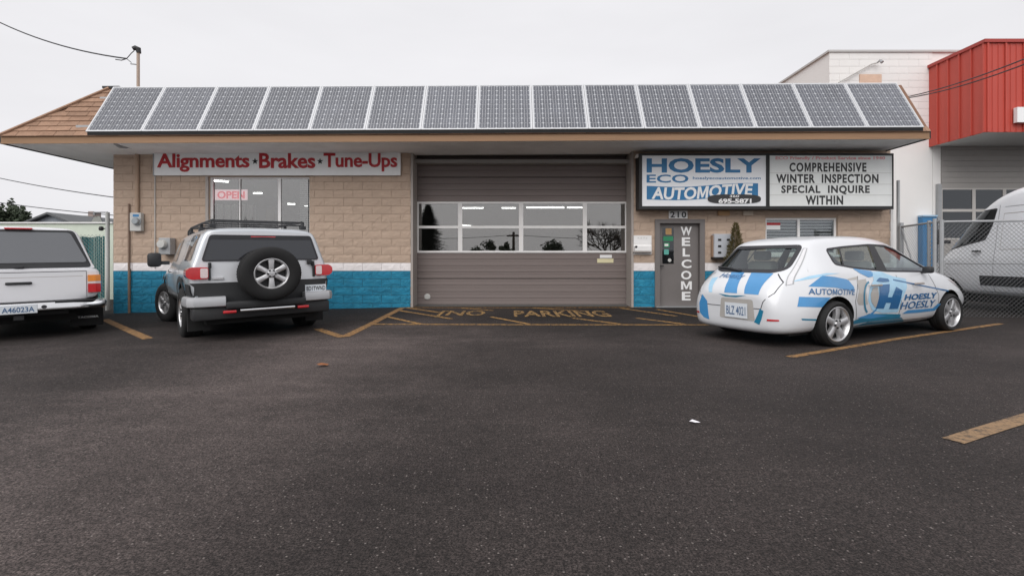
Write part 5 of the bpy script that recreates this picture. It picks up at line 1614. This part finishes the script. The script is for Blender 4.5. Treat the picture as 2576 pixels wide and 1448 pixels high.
for y in (-.36, .36):
    for x0 in (1.05, 2.05):
        bm = bmesh.new(); bx(bm, x0, x0 + .5, y - .22, y + .22, .55, .74, bev=.04); bx(bm, x0 - .12, x0 + .06, y - .21, y + .21, .62, 1.16, bev=.05); bx(bm, x0 - .10, x0 + .02, y - .12, y + .12, 1.17, 1.32, bev=.035)
        part('seat', bm, MATS['interior_pale'], car, True)
bm = bmesh.new(); bx(bm, 2.85, 3.12, -.68, .68, .6, .98, bev=.05); part('dashboard', bm, MATS['interior'], car, True)
bm = bmesh.new(); lathe(bm, [(.165 + .014 * math.cos(a), .014 * math.sin(a)) for a in [2 * math.pi * k / 6 for k in range(6)]], n=24, axis='X', closed=True)
sw = part('steering_wheel', bm, MATS['interior'], car, True); sw.location = (2.72, .36, .98); sw.rotation_euler = (0, R(-20), 0)
for sg_ in (-1, 1):
    bm = bmesh.new(); bx(bm, 2.80, 2.90, sg_ * .83, sg_ * .96, .97, 1.075, bev=.03); bx(bm, 2.84, 2.88, sg_ * .78, sg_ * .86, .965, .99)
    part('door_mirror', bm, MATS['black_plastic'], car, True)
    for x in (1.62, 2.62):
        bm = bmesh.new(); bx(bm, x - .11, x + .11, sg_ * .885, sg_ * .915, .80, .83, bev=.01); part('door_handle', bm, MATS['jamb'], car, True)
for sd in ('right', 'left'):
    seams = [[(1.30, .28), (1.22, .60), (1.32, .95)], [(2.22, .24), (2.24, .6), (2.18, .95)], [(3.22, .24), (3.20, .60), (3.02, .95)], [(1.24, .30), (2.2, .25), (3.2, .25)]]
    for s in seams: part('door_seam', wrap(bv, strip(s, 0.009), sd, 0.002), MATS['seam'], car)
def deco(name, poly, mat, sd='right', off=0.003, rd=0.0):
    part(name, wrap(bv, flat(rounded(poly, rd) if rd else poly), sd, off), MATS[mat], car, True)
c6s = lambda l: [S(*c6(*p)) for p in l]; c7s = lambda l: [S(*c7(*p)) for p in l]; c6b = lambda l, v=.12: [B(*c6(*p), v) for p in l]
deco('quarter_graphic', c6s([(1440, 690), (1590, 552), (1720, 565), (1880, 600), (1940, 690), (1945, 745), (1700, 700)]), 'wrap_blue')
deco('quarter_band', c6s([(1340, 822), (1645, 822), (1590, 880), (1540, 947), (1308, 947)]), 'wrap_blue')
deco('haunch_swoosh', c6s([(1310, 640), (1480, 560), (1640, 520), (1800, 520), (1640, 545), (1500, 590)]), 'wrap_pale')
deco('haunch_swoosh', c7s([(560, 560), (430, 590), (420, 606), (545, 600)]), 'wrap_grey')
deco('door_swoosh', c7s([(1180, 985), (1500, 960), (1560, 900), (1600, 905), (1540, 990), (1300, 1020), (1120, 1030)]), 'wrap_blue')
deco('small_band', c6s([(1335, 1096), (1490, 1098), (1486, 1118), (1345, 1116)]), 'wrap_teal')
deco('door_panel_graphic', c7s([(540, 610), (660, 590), (660, 640), (640, 760), (660, 912), (600, 918), (545, 918), (520, 860), (550, 740)]), 'wrap_grey')
deco('door_top_graphic', c7s([(540, 460), (770, 495), (760, 560), (700, 575), (600, 520)]), 'wrap_blue', rd=.02)
deco('emblem_ground', c7s([(750, 500), (880, 500), (1010, 560), (1165, 590), (1160, 700), (1080, 860), (1060, 1010), (860, 1020), (720, 985), (660, 860), (690, 700), (760, 600)]), 'wrap_pale', rd=.03)
deco('emblem_inner', c7s([(790, 690), (800, 880), (760, 960), (700, 880), (690, 780), (730, 700)]), 'wrap_grey', off=.006, rd=.03)
deco('emblem_letter', c7s([(815, 665), (945, 655), (930, 740), (905, 820), (960, 820), (1020, 690), (1095, 735), (1045, 965), (935, 968), (950, 890), (885, 890), (865, 962), (763, 962), (800, 800)]), 'wrap_deep', off=.007)
deco('emblem_crown', c7s([(780, 620), (830, 575), (940, 590), (950, 625), (860, 632)]), 'wrap_deep', off=.007, rd=.02)
a = [c7s([(700 + 90 * math.cos(t), 830 + 200 * math.sin(t))])[0] for t in [2.0 + 2.6 * k / 12 for k in range(13)]]
part('emblem_ring', wrap(bv, strip(a, .03), 'right', .006), MATS['wrap_teal'], car)
deco('sill_graphic', c7s([(690, 1030), (860, 1030), (1100, 1035), (1110, 1072), (800, 1112), (520, 1172), (500, 1130), (560, 1100)]), 'wrap_teal', off=.004)
deco('sill_graphic', [(1.275, .19), (2.50, .205), (2.32, .30), (1.95, .345), (1.275, .235)], 'wrap_teal', off=.005)
deco('door_swoosh', [(1.285, .36), (1.55, .40), (1.75, .52), (1.62, .40), (1.95, .35), (1.6, .33)], 'wrap_blue', off=.006)
part('body_line', wrap(bv, strip(c7s([(1000, 602), (1180, 640), (1450, 695), (1690, 742)]), .022), 'right', .003), MATS['wrap_deep'], car)
def side_text(txt, a, b, mat, bold=.02, shear=.2, off=.008, sd='right', slant=0.0):
    (x0, z0), (x1, z1) = a, b
    tb = flat_text(txt, min(x0, x1), max(x0, x1), min(z0, z1), max(z0, z1), bold=bold, shear=shear)
    for v in tb.verts: v.co.y += slant * (v.co.x - x0)
    part('lettering', wrap(bv, tb, sd, off, step=.12), MATS[mat], car)
side_text('HOESLY', S(*c7(1115, 860)), S(*c7(1535, 760)), 'wrap_deep', .03)
side_text('HOESLY', S(*c7(1075, 975)), S(*c7(1520, 850)), 'wrap_deep', .012)
side_text('Automotive', S(*c7(1110, 1030)), S(*c7(1400, 1005)), 'seam', 0.0)
side_text('AUTOMOTIVE', S(*c6(1420, 790)), S(*c6(1945, 690)), 'wrap_deep', .012, slant=-.04)
# rear end
deco('hatch_stripe', [(.21, .995), (-.01, .995), (-.06, .87), (-.11, .71), (.10, .71), (.13, .87)], 'wrap_blue', 'rear')
deco('hatch_stripe', [(-.12, .995), (-.44, .995), (-.43, .87), (-.43, .71), (-.22, .71), (-.18, .87)], 'wrap_blue', 'rear')
deco('hatch_stripe', [(.46, .90), (.36, .92), (.34, .80), (.31, .70), (.37, .70), (.42, .80)], 'wrap_pale', 'rear')
deco('hatch_swoosh', rounded([(.20, .69), (.0, .672), (-.26, .69), (-.10, .655), (.08, .655)], .01), 'wrap_teal', 'rear')
deco('bumper_graphic', c6b([(185, 775), (250, 860), (262, 1010), (272, 1090), (200, 1060), (148, 1000), (145, 880)], .2), 'wrap_blue', 'rear')
deco('bumper_graphic', c6b([(860, 962), (906, 990), (880, 1090), (850, 1160), (785, 1128), (830, 1040)]), 'wrap_teal', 'rear')
pb0, pb1 = B(*c6(340, 1060), 0), B(*c6(625, 905), 0)
deco('plate_recess', [(pb0[0] + .10, pb0[1] - .02), (pb1[0] - .10, pb0[1] - .02), (pb1[0] - .07, pb1[1] + .06), (pb0[0] + .07, pb1[1] + .06)], 'wrap_grey', 'rear', rd=.03)
part('licence_plate', wrap(bv, flat([(pb0[0], pb0[1]), (pb1[0], pb0[1]), (pb1[0], pb1[1]), (pb0[0], pb1[1])]), 'rear', .014), MATS['plate_white'], car)
tb = flat_text('BLZ 4021', 0, 1, pb0[1] + .04, pb1[1] - .045, bold=.005)
for v in tb.verts: v.co.x = pb0[0] + (pb1[0] - pb0[0]) * (.08 + .84 * v.co.x)
part('plate_lettering', wrap(bv, tb, 'rear', .017, step=.2), MATS['plate_print'], car)
h0, h1 = B(*c6(290, 590), .2), B(*c6(600, 520), .2)
tb = flat_text('Hoesly', 0, 1, h0[1], h0[1] + .085, shear=.2, bold=.01)
for v in tb.verts: v.co.x = h0[0] + (h1[0] - h0[0]) * v.co.x
part('lettering', wrap(bv, tb, 'rear', .006, step=.2), MATS['wrap_deep'], car)
for s in (-1, 1):
    pts = [(s * .50, .99), (s * .62, .88), (s * .60, .74), (s * .50, .62), (s * .47, .52)]
    part('hatch_seam', wrap(bv, strip(pts, .010), 'rear', .002), MATS['seam'], car)
    tl = [(s * .545, 1.34), (s * .575, 1.34), (s * .655, 1.0), (s * .69, .86), (s * .655, .84), (s * .615, .96), (s * .60, 1.05)]
    part('taillight', wrap(bv, flat(rounded(tl, .015)), 'rear', .005), MATS['lamp_pale'], car, True)
    part('lamp_seam', wrap(bv, strip(tl + tl[:1], .008), 'rear', .007), MATS['galv'], car)
    part('reflector', wrap(bv, flat(rounded([(s * .55, .37), (s * .67, .375), (s * .67, .395), (s * .55, .395)], .008)), 'rear', .006), MATS['lamp_red'], car, True)
part('bumper_seam', wrap(bv, strip([(-.47, .52), (0, .515), (.47, .52)], .010), 'rear', .002), MATS['seam'], car)
part('headlight', wrap(bv, flat(rounded([(3.55, .86), (3.9, .80), (4.2, .68), (4.05, .66), (3.75, .78)], .03)), 'right', .005), MATS['lamp_clear'], car, True)
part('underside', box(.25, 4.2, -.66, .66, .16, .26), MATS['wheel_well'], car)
for x in (AX0, AX1):
    wheel(car, (x, -.775, WZ), .312, .215, .242, 5, spin=.4 if x > 2 else .1)
    wheel(car, (x, .775, WZ), .312, .215, .242, 5, flip=True)

# ---------- silver off-roader with a spare wheel
FK = 1.114
suv = thing('off_roader', 'silver boxy off-roader with a spare wheel on its tail and a black roof rack', 'car', (-4.0, 8.08, -.05))
on = place(suv, (-3.90, 7.88, -.05), R(129.5), -0.02, (FK * .985, FK * .985, 1.015))
rows = [(0.00, .06, .62, .80, .88, .86, .86, 1.13, .71, 1.66), (0.02, .06, .58, .86, .92, .86, .89, 1.14, .735, 1.685), (0.12, .05, .50, .88, .935, .86, .895, 1.15, .745, 1.71), (0.7, 0, .48, .88, .935, .86, .895, 1.15, .75, 1.725),
        (1.7, 0, .48, .88, .935, .86, .895, 1.15, .75, 1.735), (2.6, 0, .48, .88, .935, .86, .895, 1.14, .74, 1.72), (2.86, -.18, .48, .88, .935, .86, .89, 1.13, .72, 1.68), (2.98, -.22, .48, .88, .935, .86, .88, 1.12, .72, 1.62),
        (3.18, -.22, .48, .88, .935, .86, .87, 1.11, .72, 1.20), (3.3, 0, .48, .88, .93, .86, .87, 1.10, .74, 1.17), (4.0, 0, .50, .87, .92, .86, .84, 1.05, .70, 1.12), (4.3, 0, .52, .82, .88, .84, .80, 1.0, .66, 1.06), (4.38, 0, .56, .76, .80, .82, .74, .96, .60, 1.0)]
body = bake(body_loft(rows))
bv = bvh_of(body)
FA0, FA1, FZ = .92, 3.60, .40
body.data.materials.append(MATS['silver_paint'])
cut(body, arch_cutters(FA0, FZ + .03, .46, .55, 1.3) + arch_cutters(FA1, FZ + .03, .46, .55, 1.3))
finish(body, 'body', suv, None)
def B(u, v, val=0.0): p = on(u, v, 0, val); return (p.y, p.z)
def S(u, v, val=.93): p = on(u, v, 1, val); return (p.x, p.z)
def fdec(name, poly, mat, sd='rear', off=.004, rd=0.0, sm=True, step=.06):
    return part(name, wrap(bv, flat(rounded(poly, rd) if rd else poly), sd, off, step), MATS[mat], suv, sm)
# white roof skin
def roof_skin(poly, sd): fdec('roof_panel', poly, 'car_white', sd, .0025)
bm = wrap(bv, flat(rounded([(.03, -.78), (2.95, -.76), (2.95, .76), (.03, .78)], .08)), 'top', .004, .12)
part('roof_panel', bm, MATS['suv_light'], suv, True)
rw_ = rounded([(.66, 1.585), (.765, 1.21), (-.765, 1.21), (-.66, 1.585)], .035)
fdec('tailgate', [(.69, 1.64), (.80, 1.14), (.80, .86), (-.80, .86), (-.80, 1.14), (-.69, 1.64)], 'suv_light', 'rear', .006)
fdec('rear_window', rw_, 'tint_glass', 'rear', .012)
fdec('rear_window_band', rounded([(.66, 1.585), (.674, 1.53), (-.674, 1.53), (-.66, 1.585)], .02), 'black_plastic', 'rear', .018)
bm = bmesh.new(); bx(bm, .035, .085, -.17, .17, 1.55, 1.585, bev=.008); part('brake_light', bm, MATS['lamp_red'], suv, True)
part('window_rubber', wrap(bv, strip(rw_ + rw_[:1], .022), 'rear', .016), MATS['seam'], suv)
# dark lower band and flares
fdec('lower_cladding', rounded([(.925, .885), (.925, .60), (-.925, .60), (-.925, .885)], .02), 'cladding', 'rear', .014)
for sd in ('left', 'right'):
    pts = [(.0, .87), (.36, .87), (.40, .62), (.3, .5), (.0, .5)]
    fdec('flare', pts, 'cladding', sd, .016)
    for cx in (FA0, FA1):
        arc = [(cx + .505 * math.cos(t), FZ + .03 + .505 * math.sin(t)) for t in [R(-8 + 196 * k / 20) for k in range(21)]]
        part('flare', wrap(bv, strip(arc, .095), sd, .022), MATS['cladding'], suv, True)
    part('rocker', wrap(bv, flat([(1.38, .62), (3.12, .62), (3.12, .50), (1.38, .50)]), sd, .015), MATS['cladding'], suv, True)
    fdec('front_side_window', rounded([(1.98, 1.22), (2.98, 1.22), (2.80, 1.62), (1.96, 1.62)], .06), 'tint_glass_pale', sd, .004)
    fdec('quarter_window', rounded([(.30, 1.22), (1.00, 1.22), (.96, 1.62), (.28, 1.62)], .05), 'tint_glass_pale', sd, .004)
    for s in ([(1.95, 1.68), (1.95, 1.18), (1.92, .64)], [(3.06, 1.2), (3.10, .64)], [(1.12, 1.68), (1.28, 1.2), (1.42, .64)]):
        part('door_seam', wrap(bv, strip(s, .010), sd, .003), MATS['seam'], suv)
    sgn = 1 if sd == 'left' else -1
    bm = bmesh.new(); bx(bm, 2.02, 2.24, sgn * .93, sgn * .965, 1.03, 1.07, bev=.012); part('door_handle', bm, MATS['chrome'], suv, True)
    # tail lamps wrap round the corner: rounded outer end
    bm = bmesh.new()
    pl_ = rounded([(sgn * .705, 1.115), (sgn * .705, .945), (sgn * .91, .94), (sgn * .965, .985), (sgn * .965, 1.075), (sgn * .91, 1.12)], .03)
    ho = holder('taillight', suv)
    bm = bmesh.new(); prism(bm, pl_, 'X', -.035, .20); part('lamp_housing', bm, MATS['lamp_red'], ho, True)
    bm = bmesh.new(); prism(bm, rounded([(sgn * .712, 1.10), (sgn * .712, .96), (sgn * .80, .96), (sgn * .80, 1.10)], .02), 'X', -.041, -.0355); part('reversing_lens', bm, MATS['lamp_clear'], ho, True)
    bm = bmesh.new(); bx(bm, -.02, .1, sgn * .675, sgn * .702, .925, 1.135, bev=.006); part('lamp_trim', bm, MATS['cladding'], ho)
    bm = bmesh.new(); bx(bm, 2.86, 3.02, sgn * 1.0, sgn * 1.20, 1.13, 1.40, bev=.05); bx(bm, 2.90, 2.96, sgn * .88, sgn * 1.02, 1.17, 1.24); part('door_mirror', bm, MATS['black_plastic'], suv, True)
    bm = bmesh.new(); bx(bm, -.02, .045, sgn * .665, sgn * .70, 1.10, 1.185, bev=.01); part('hinge', bm, MATS['cladding'], suv)
# bumper: black centre with silver corners
bp_ = [(.42, -.945), (.2, -.945), (.0, -.935), (-.07, -.88), (-.10, -.72), (-.11, -.52)]
cr_prof = [(0, .535), (.022, .55), (.03, .61), (.02, .67), (-.01, .685), (-.2, .685), (-.2, .535)]
for s in (1, -1):
    path = [(x, s * y) for x, y in bp_]
    if s == 1: path = list(reversed(path))
    path = [(x, y) for x, y in path]
    bm = sweep(path if s == -1 else path, [(a if s == 1 else a, z) for a, z in cr_prof])
    part('bumper_corner', bm, MATS['silver_bumper'], suv, True, 28)
bm = bmesh.new(); bx(bm, -.175, .1, -.52, .52, .50, .60, bev=.02); bx(bm, -.07, .2, -.90, .90, .34, .53, bev=.03); part('bumper', bm, MATS['cladding'], suv, True)
bm = bmesh.new(); bx(bm, -.19, -.12, -.36, .36, .445, .485, bev=.012); part('tow_bar', bm, MATS['chrome'], suv, True)
for s in (-1, 1):
    bm = bmesh.new(); bx(bm, -.17, -.12, s * .40, s * .56, .435, .475, bev=.008); part('reflector', bm, MATS['lamp_red'], suv, True)
    bm = bmesh.new(); bx(bm, .30, .34, s * .64, s * .92, .16, .52, bev=.008); part('mud_flap', bm, MATS['rubber'], suv)
bm = bmesh.new(); bx(bm, -.03, -.014, -.865, -.55, .665, .79, bev=.004); part('licence_plate', bm, MATS['plate_white'], suv)
letbm = bmesh.new()
for P, F in text_flat('BD1TWND', 0, 1, .695, .765, bold=.015):
    v = [letbm.verts.new((-.0335, -.57 - .28 * p[0], p[1])) for p in P]
    for f in F: letbm.faces.new([v[i] for i in f])
part('plate_lettering', letbm, MATS['seam'], suv)
# spare wheel
bm = bmesh.new(); bx(bm, -.12, .03, -.16, .10, .85, 1.12, bev=.02); part('spare_carrier', bm, MATS['cladding'], suv)
sp = wheel(suv, (-.20, -.02, 1.0), .405, .26, .235, 6, axis_rot=(0, 0, R(-90)), name='spare_wheel')
bm = bmesh.new(); bx(bm, -.012, .004, .52, .66, .93, .965, bev=.004); part('badge', bm, MATS['chrome'], suv)
bm = bmesh.new(); bx(bm, -.04, .02, -.66, -.59, 1.13, 1.20, bev=.015); part('tailgate_handle', bm, MATS['cladding'], suv)
for x in (FA0, FA1):
    st = R(18) if x > 2 else 0
    w1 = wheel(suv, (x, .81, FZ), .40, .265, .235, 6, flip=True); w2_ = wheel(suv, (x, -.81, FZ), .40, .265, .235, 6)
    w1.rotation_euler.z += st; w2_.rotation_euler.z += st
# roof rack
rk = holder('roof_rack', suv)
for s in (-1, 1):
    bm = bmesh.new(); tube(bm, [(.22, s * .60, 1.765), (.24, s * .60, 1.83), (1.2, s * .61, 1.84), (2.3, s * .61, 1.84), (2.75, s * .60, 1.80), (2.95, s * .58, 1.74)], .02, n=8); part('side_rail', bm, MATS['black_plastic'], rk, True)
    for x in (.24, 1.2, 2.3):
        bm = bmesh.new(); bx(bm, x - .05, x + .05, s * .57, s * .65, 1.71, 1.77, bev=.01); bx(bm, x - .018, x + .018, s * .59, s * .63, 1.76, 1.84); part('foot', bm, MATS['black_plastic'], rk)
for x in (.26, .7, 1.15, 1.6, 2.05, 2.45):
    bm = bmesh.new(); tube(bm, [(x, -.60, 1.84 if x > .3 else 1.83), (x, .60, 1.84 if x > .3 else 1.83)], .014, n=6)
    if x < .3: tube(bm, [(x, -.60, 1.775), (x, .60, 1.775)], .012, n=6)
    part('cross_bar', bm, MATS['black_plastic'], rk, True)
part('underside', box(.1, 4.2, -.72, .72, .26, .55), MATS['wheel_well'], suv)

# ---------- white pickup with canopy
trk = thing('pickup_truck', 'white pickup with a dark windowed canopy, cut by the left picture edge', 'pickup', (-7.92, 8.0, -.108))
on = place(trk, (-7.92, 8.0, -.108), R(132), -0.02, (1.185, 1.185, 1.0))
rows = [(0.0, .02, .60, .82, .845, .85, .84, 1.08, .80, 1.12), (0.03, .02, .58, .84, .86, .85, .85, 1.09, .81, 1.125), (.5, 0, .55, .84, .87, .85, .855, 1.09, .81, 1.125), (1.9, 0, .55, .84, .87, .85, .855, 1.09, .81, 1.125),
        (2.05, 0, .5, .84, .87, .85, .855, 1.09, .80, 1.13), (3.4, 0, .5, .84, .87, .85, .84, 1.07, .78, 1.12), (4.4, 0, .5, .82, .85, .82, .80, 1.0, .70, 1.04), (4.55, 0, .55, .76, .78, .8, .74, .92, .6, .96)]
body = bake(body_loft(rows)); bv = bvh_of(body)
body.data.materials.append(MATS['truck_white'])
cut(body, arch_cutters(1.0, .40, .44, .5, 1.2) + arch_cutters(3.65, .40, .44, .5, 1.2))
finish(body, 'body', trk, None)
rows = [(0.02, .16, 1.05, .70, .80, 1.12, .785, 1.17, .60, 1.80), (0.05, .16, 1.05, .74, .81, 1.12, .795, 1.17, .615, 1.825), (.3, .05, 1.05, .74, .81, 1.12, .80, 1.17, .63, 1.845), (1.75, 0, 1.05, .74, .81, 1.12, .80, 1.17, .63, 1.83), (1.8, 0, 1.05, .7, .78, 1.12, .78, 1.17, .6, 1.80)]
can = bake(body_loft(rows)); cv = bvh_of(can)
finish(can, 'canopy', trk, MATS['truck_white'])
def tdec(name, poly, mat, sd='rear', off=.004, rd=0.0, b=None):
    return part(name, wrap(b or bv, flat(rounded(poly, rd) if rd else poly), sd, off), MATS[mat], trk, True)
cw = rounded([(.545, 1.76), (.735, 1.175), (-.735, 1.175), (-.545, 1.76)], .05)
tdec('canopy_window_frame', rounded([(.57, 1.785), (.765, 1.145), (-.765, 1.145), (-.57, 1.785)], .06), 'black_plastic', 'rear', .006, b=cv)
tdec('canopy_window', rounded([(.53, 1.745), (.715, 1.235), (-.715, 1.235), (-.53, 1.745)], .05), 'tint_glass_pale', 'rear', .012, b=cv)
bm = bmesh.new(); bx(bm, .15, .22, -.14, .14, 1.79, 1.815, bev=.006); part('brake_light', bm, MATS['lamp_red'], trk, True)
bm = bmesh.new(); bx(bm, .02, .08, -.05, .05, 1.15, 1.185, bev=.008); part('canopy_latch', bm, MATS['seam'], trk, True)
for sd in ('left', 'right'):
    tdec('canopy_side_window', rounded([(.35, 1.22), (1.6, 1.22), (1.55, 1.66), (.4, 1.66)], .06), 'tint_glass', sd, .005, b=cv)
tg = [(.695, 1.075), (.695, .615), (-.695, .615), (-.695, 1.075)]
tdec('tailgate', tg, 'truck_white', 'rear', .008)
part('tailgate_seam', wrap(bv, strip([(.70, 1.08), (.70, .60), (-.70, .60), (-.70, 1.08), (.70, 1.08)], .012), 'rear', .004), MATS['seam'], trk)
part('tailgate_crease', wrap(bv, strip([(.66, 1.0), (-.66, 1.0)], .006), 'rear', .009), MATS['jamb'], trk)
bm = bmesh.new(); bx(bm, -.025, .02, -.13, .13, .885, .93, bev=.012); part('tailgate_handle', bm, MATS['black_plastic'], trk, True)
for s in (-1, 1):
    ho = holder('taillight', trk)
    for n_, z0, z1, mt in (('amber_lens', .905, 1.015, 'lamp_amber'), ('clear_lens', .865, .902, 'lamp_clear'), ('red_lens', .715, .862, 'lamp_red')):
        bm = bmesh.new(); pp = [(-.015, s * .715), (-.02, s * .80), (.0, s * .858), (.09, s * .872), (.10, s * .70)]
        prism(bm, pp, 'Z', z0, z1); part(n_, bm, MATS[mt], ho)
    bm = bmesh.new(); bx(bm, .42, .46, s * .52, s * .90, .10, .58, bev=.006)
    part('mud_flap', bm, MATS['rubber'], trk)
letbm = bmesh.new()
for P, F in text_flat('TACOMA', 0, 1, .24, .275, bold=.01):
    v = [letbm.verts.new((.415, -.60 - .24 * p[0], p[1])) for p in P]
    for f in F: letbm.faces.new([v[i] for i in f])
part('flap_lettering', letbm, MATS['print_white'], trk)
path = [(.30, -.88), (.02, -.87), (-.06, -.82), (-.09, -.55), (-.10, -.30), (-.10, .30), (-.09, .55), (-.06, .82), (.02, .87), (.30, .88)]
bm = sweep(list(reversed(path)), [(0, .44), (.05, .47), (.055, .54), (.03, .585), (-.06, .59), (-.06, .44)])
part('bumper', bm, MATS['chrome'], trk, True, 50)
bm = bmesh.new(); bx(bm, -.15, .0, -.80, -.36, .588, .60); bx(bm, -.15, .0, .36, .80, .588, .60); bx(bm, -.11, .05, -.35, .35, .588, .602); part('bumper_tread', bm, MATS['black_plastic'], trk)
bm = bmesh.new(); bx(bm, -.185, -.16, -.185, .185, .43, .575, bev=.006); part('licence_plate', bm, MATS['plate_white'], trk)
letbm = bmesh.new()
for P, F in text_flat('A46023A', 0, 1, .455, .54, bold=.015):
    v = [letbm.verts.new((-.1875, .155 - .31 * p[0], p[1])) for p in P]
    for f in F: letbm.faces.new([v[i] for i in f])
part('plate_lettering', letbm, MATS['plate_print'], trk)
for y in (-.25, .25):
    bm = bmesh.new(); lathe(bm, [(.03, -.17), (.03, -.12)], n=10, axis='X', centre=(0, y, .52)); part('plate_lamp', bm, MATS['seam'], trk)
bm = bmesh.new(); bx(bm, -.13, .3, -.05, .05, .33, .40); bx(bm, .2, 1.6, -.5, .5, .36, .5); part('hitch', bm, MATS['dark_metal'], trk)
rows = [(1.95, 0, 1.0, .70, .80, 1.1, .80, 1.15, .60, 1.65), (2.1, .1, 1.0, .74, .81, 1.1, .80, 1.15, .62, 1.68), (3.0, 0, 1.0, .74, .81, 1.1, .80, 1.13, .62, 1.68), (3.3, -.3, 1.0, .74, .80, 1.1, .78, 1.12, .6, 1.5), (3.7, -.3, 1.0, .7, .78, 1.05, .74, 1.08, .6, 1.13)]
cab = bake(body_loft(rows)); kv = bvh_of(cab); finish(cab, 'cab', trk, MATS['truck_white'])
for sd in ('left', 'right'):
    tdec('side_window', rounded([(2.15, 1.2), (3.3, 1.2), (3.0, 1.6), (2.2, 1.6)], .05), 'tint_glass', sd, .005, b=kv)
for x in (1.0, 3.65):
    wheel(trk, (x, .73, .37), .37, .24, .2, 6, flip=True); wheel(trk, (x, -.73, .37), .37, .24, .2, 6)
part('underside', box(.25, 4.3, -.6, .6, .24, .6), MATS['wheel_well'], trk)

# ---------- white high-roof van behind the fence
van = thing('cargo_van', 'white high-roof cargo van with a black side stripe parked behind the fence', 'van', (11.82, 7.3, -.05))
on = place(van, (11.82, 7.3, -.05), R(90), 0, (1, 1, 1))
rows = [(0.0, 0, .45, .90, .96, .8, .97, 1.3, .80, 2.80), (0.1, 0, .42, .94, 1.0, .8, 1.0, 1.3, .84, 2.86), (2.4, 0, .40, .95, 1.01, .8, 1.01, 1.3, .84, 2.92), (3.2, 0, .40, .95, 1.01, .8, 1.01, 1.3, .84, 2.89), (3.75, 0, .40, .95, 1.01, .8, 1.01, 1.3, .83, 2.80), (4.15, 0, .40, .95, 1.01, .8, 1.01, 1.3, .81, 2.62),
        (4.5, 0, .40, .95, 1.01, .8, 1.0, 1.28, .78, 2.36), (4.85, 0, .40, .94, 1.0, .8, .98, 1.25, .75, 2.02), (5.15, 0, .40, .93, .99, .8, .95, 1.22, .72, 1.66), (5.4, 0, .40, .92, .97, .8, .90, 1.16, .70, 1.34), (5.75, 0, .42, .84, .90, .75, .80, 1.02, .60, 1.13), (5.92, 0, .48, .70, .76, .7, .66, .86, .5, .95)]
body = bake(body_loft(rows)); bv = bvh_of(body)
body.data.materials.append(MATS['van_white'])
cut(body, arch_cutters(1.0, .38, .42, .6, 1.4) + arch_cutters(5.1, .38, .42, .6, 1.4))
finish(body, 'body', van, None)
def vdec(name, poly, mat, sd='left', off=.005, rd=0.0): return part(name, wrap(bv, flat(rounded(poly, rd) if rd else poly), sd, off), MATS[mat], van, True)
for sd in ('left', 'right'):
    vdec('door_window', [(3.96, 2.36), (4.03, 2.0), (4.16, 1.70), (4.35, 1.66), (5.22, 1.48), (5.03, 1.82), (4.55, 2.33)], 'dark_pane', sd, .006, .05)
    vdec('window_rubber', [(3.93, 2.39), (4.0, 1.98), (4.13, 1.67), (4.35, 1.625), (5.27, 1.44), (5.05, 1.85), (4.57, 2.36)], 'seam', sd, .003, .05)
    vdec('side_stripe', [(.2, .64), (4.2, .64), (4.2, .86), (.2, .86)], 'black_plastic', sd, .012, .02)
    vdec('side_stripe', [(5.28, .64), (5.5, .64), (5.5, .86), (5.28, .86)], 'black_plastic', sd, .012, .02)
    for s in ([(3.88, 2.45), (3.86, 1.4), (3.9, .45)], [(3.75, 2.40), (.2, 2.40)], [(.3, 2.25), (.3, 1.45), (2.2, 1.45), (2.2, 2.25), (.3, 2.25)], [(2.35, 2.25), (2.35, 1.45), (3.75, 1.45), (3.75, 2.25), (2.35, 2.25)], [(.2, 1.15), (5.2, 1.12)], [(.2, .5), (4.2, .5)]):
        part('panel_seam', wrap(bv, strip(s, .012), sd, .003), MATS['jamb'] if len(s) == 5 else MATS['galv'], van)
    sgn = 1 if sd == 'left' else -1
    bm = bmesh.new(); bx(bm, 4.16, 4.36, sgn * 1.0, sgn * 1.05, 1.40, 1.44, bev=.01); part('door_handle', bm, MATS['black_plastic'], van, True)
    bm = bmesh.new(); bx(bm, 5.02, 5.16, sgn * 1.10, sgn * 1.30, 1.60, 1.98, bev=.04); bx(bm, 5.05, 5.12, sgn * .92, sgn * 1.12, 1.62, 1.70); part('door_mirror', bm, MATS['black_plastic'], van, True)
    for x in (1.0, 5.1): wheel(van, (x, sgn * .86, .35), .35, .24, .2, 6, flip=sgn > 0)
vdec('windscreen', [(-.74, 1.36), (.74, 1.36), (.64, 2.3), (-.64, 2.3)], 'tint_glass', 'front', .005, .06)
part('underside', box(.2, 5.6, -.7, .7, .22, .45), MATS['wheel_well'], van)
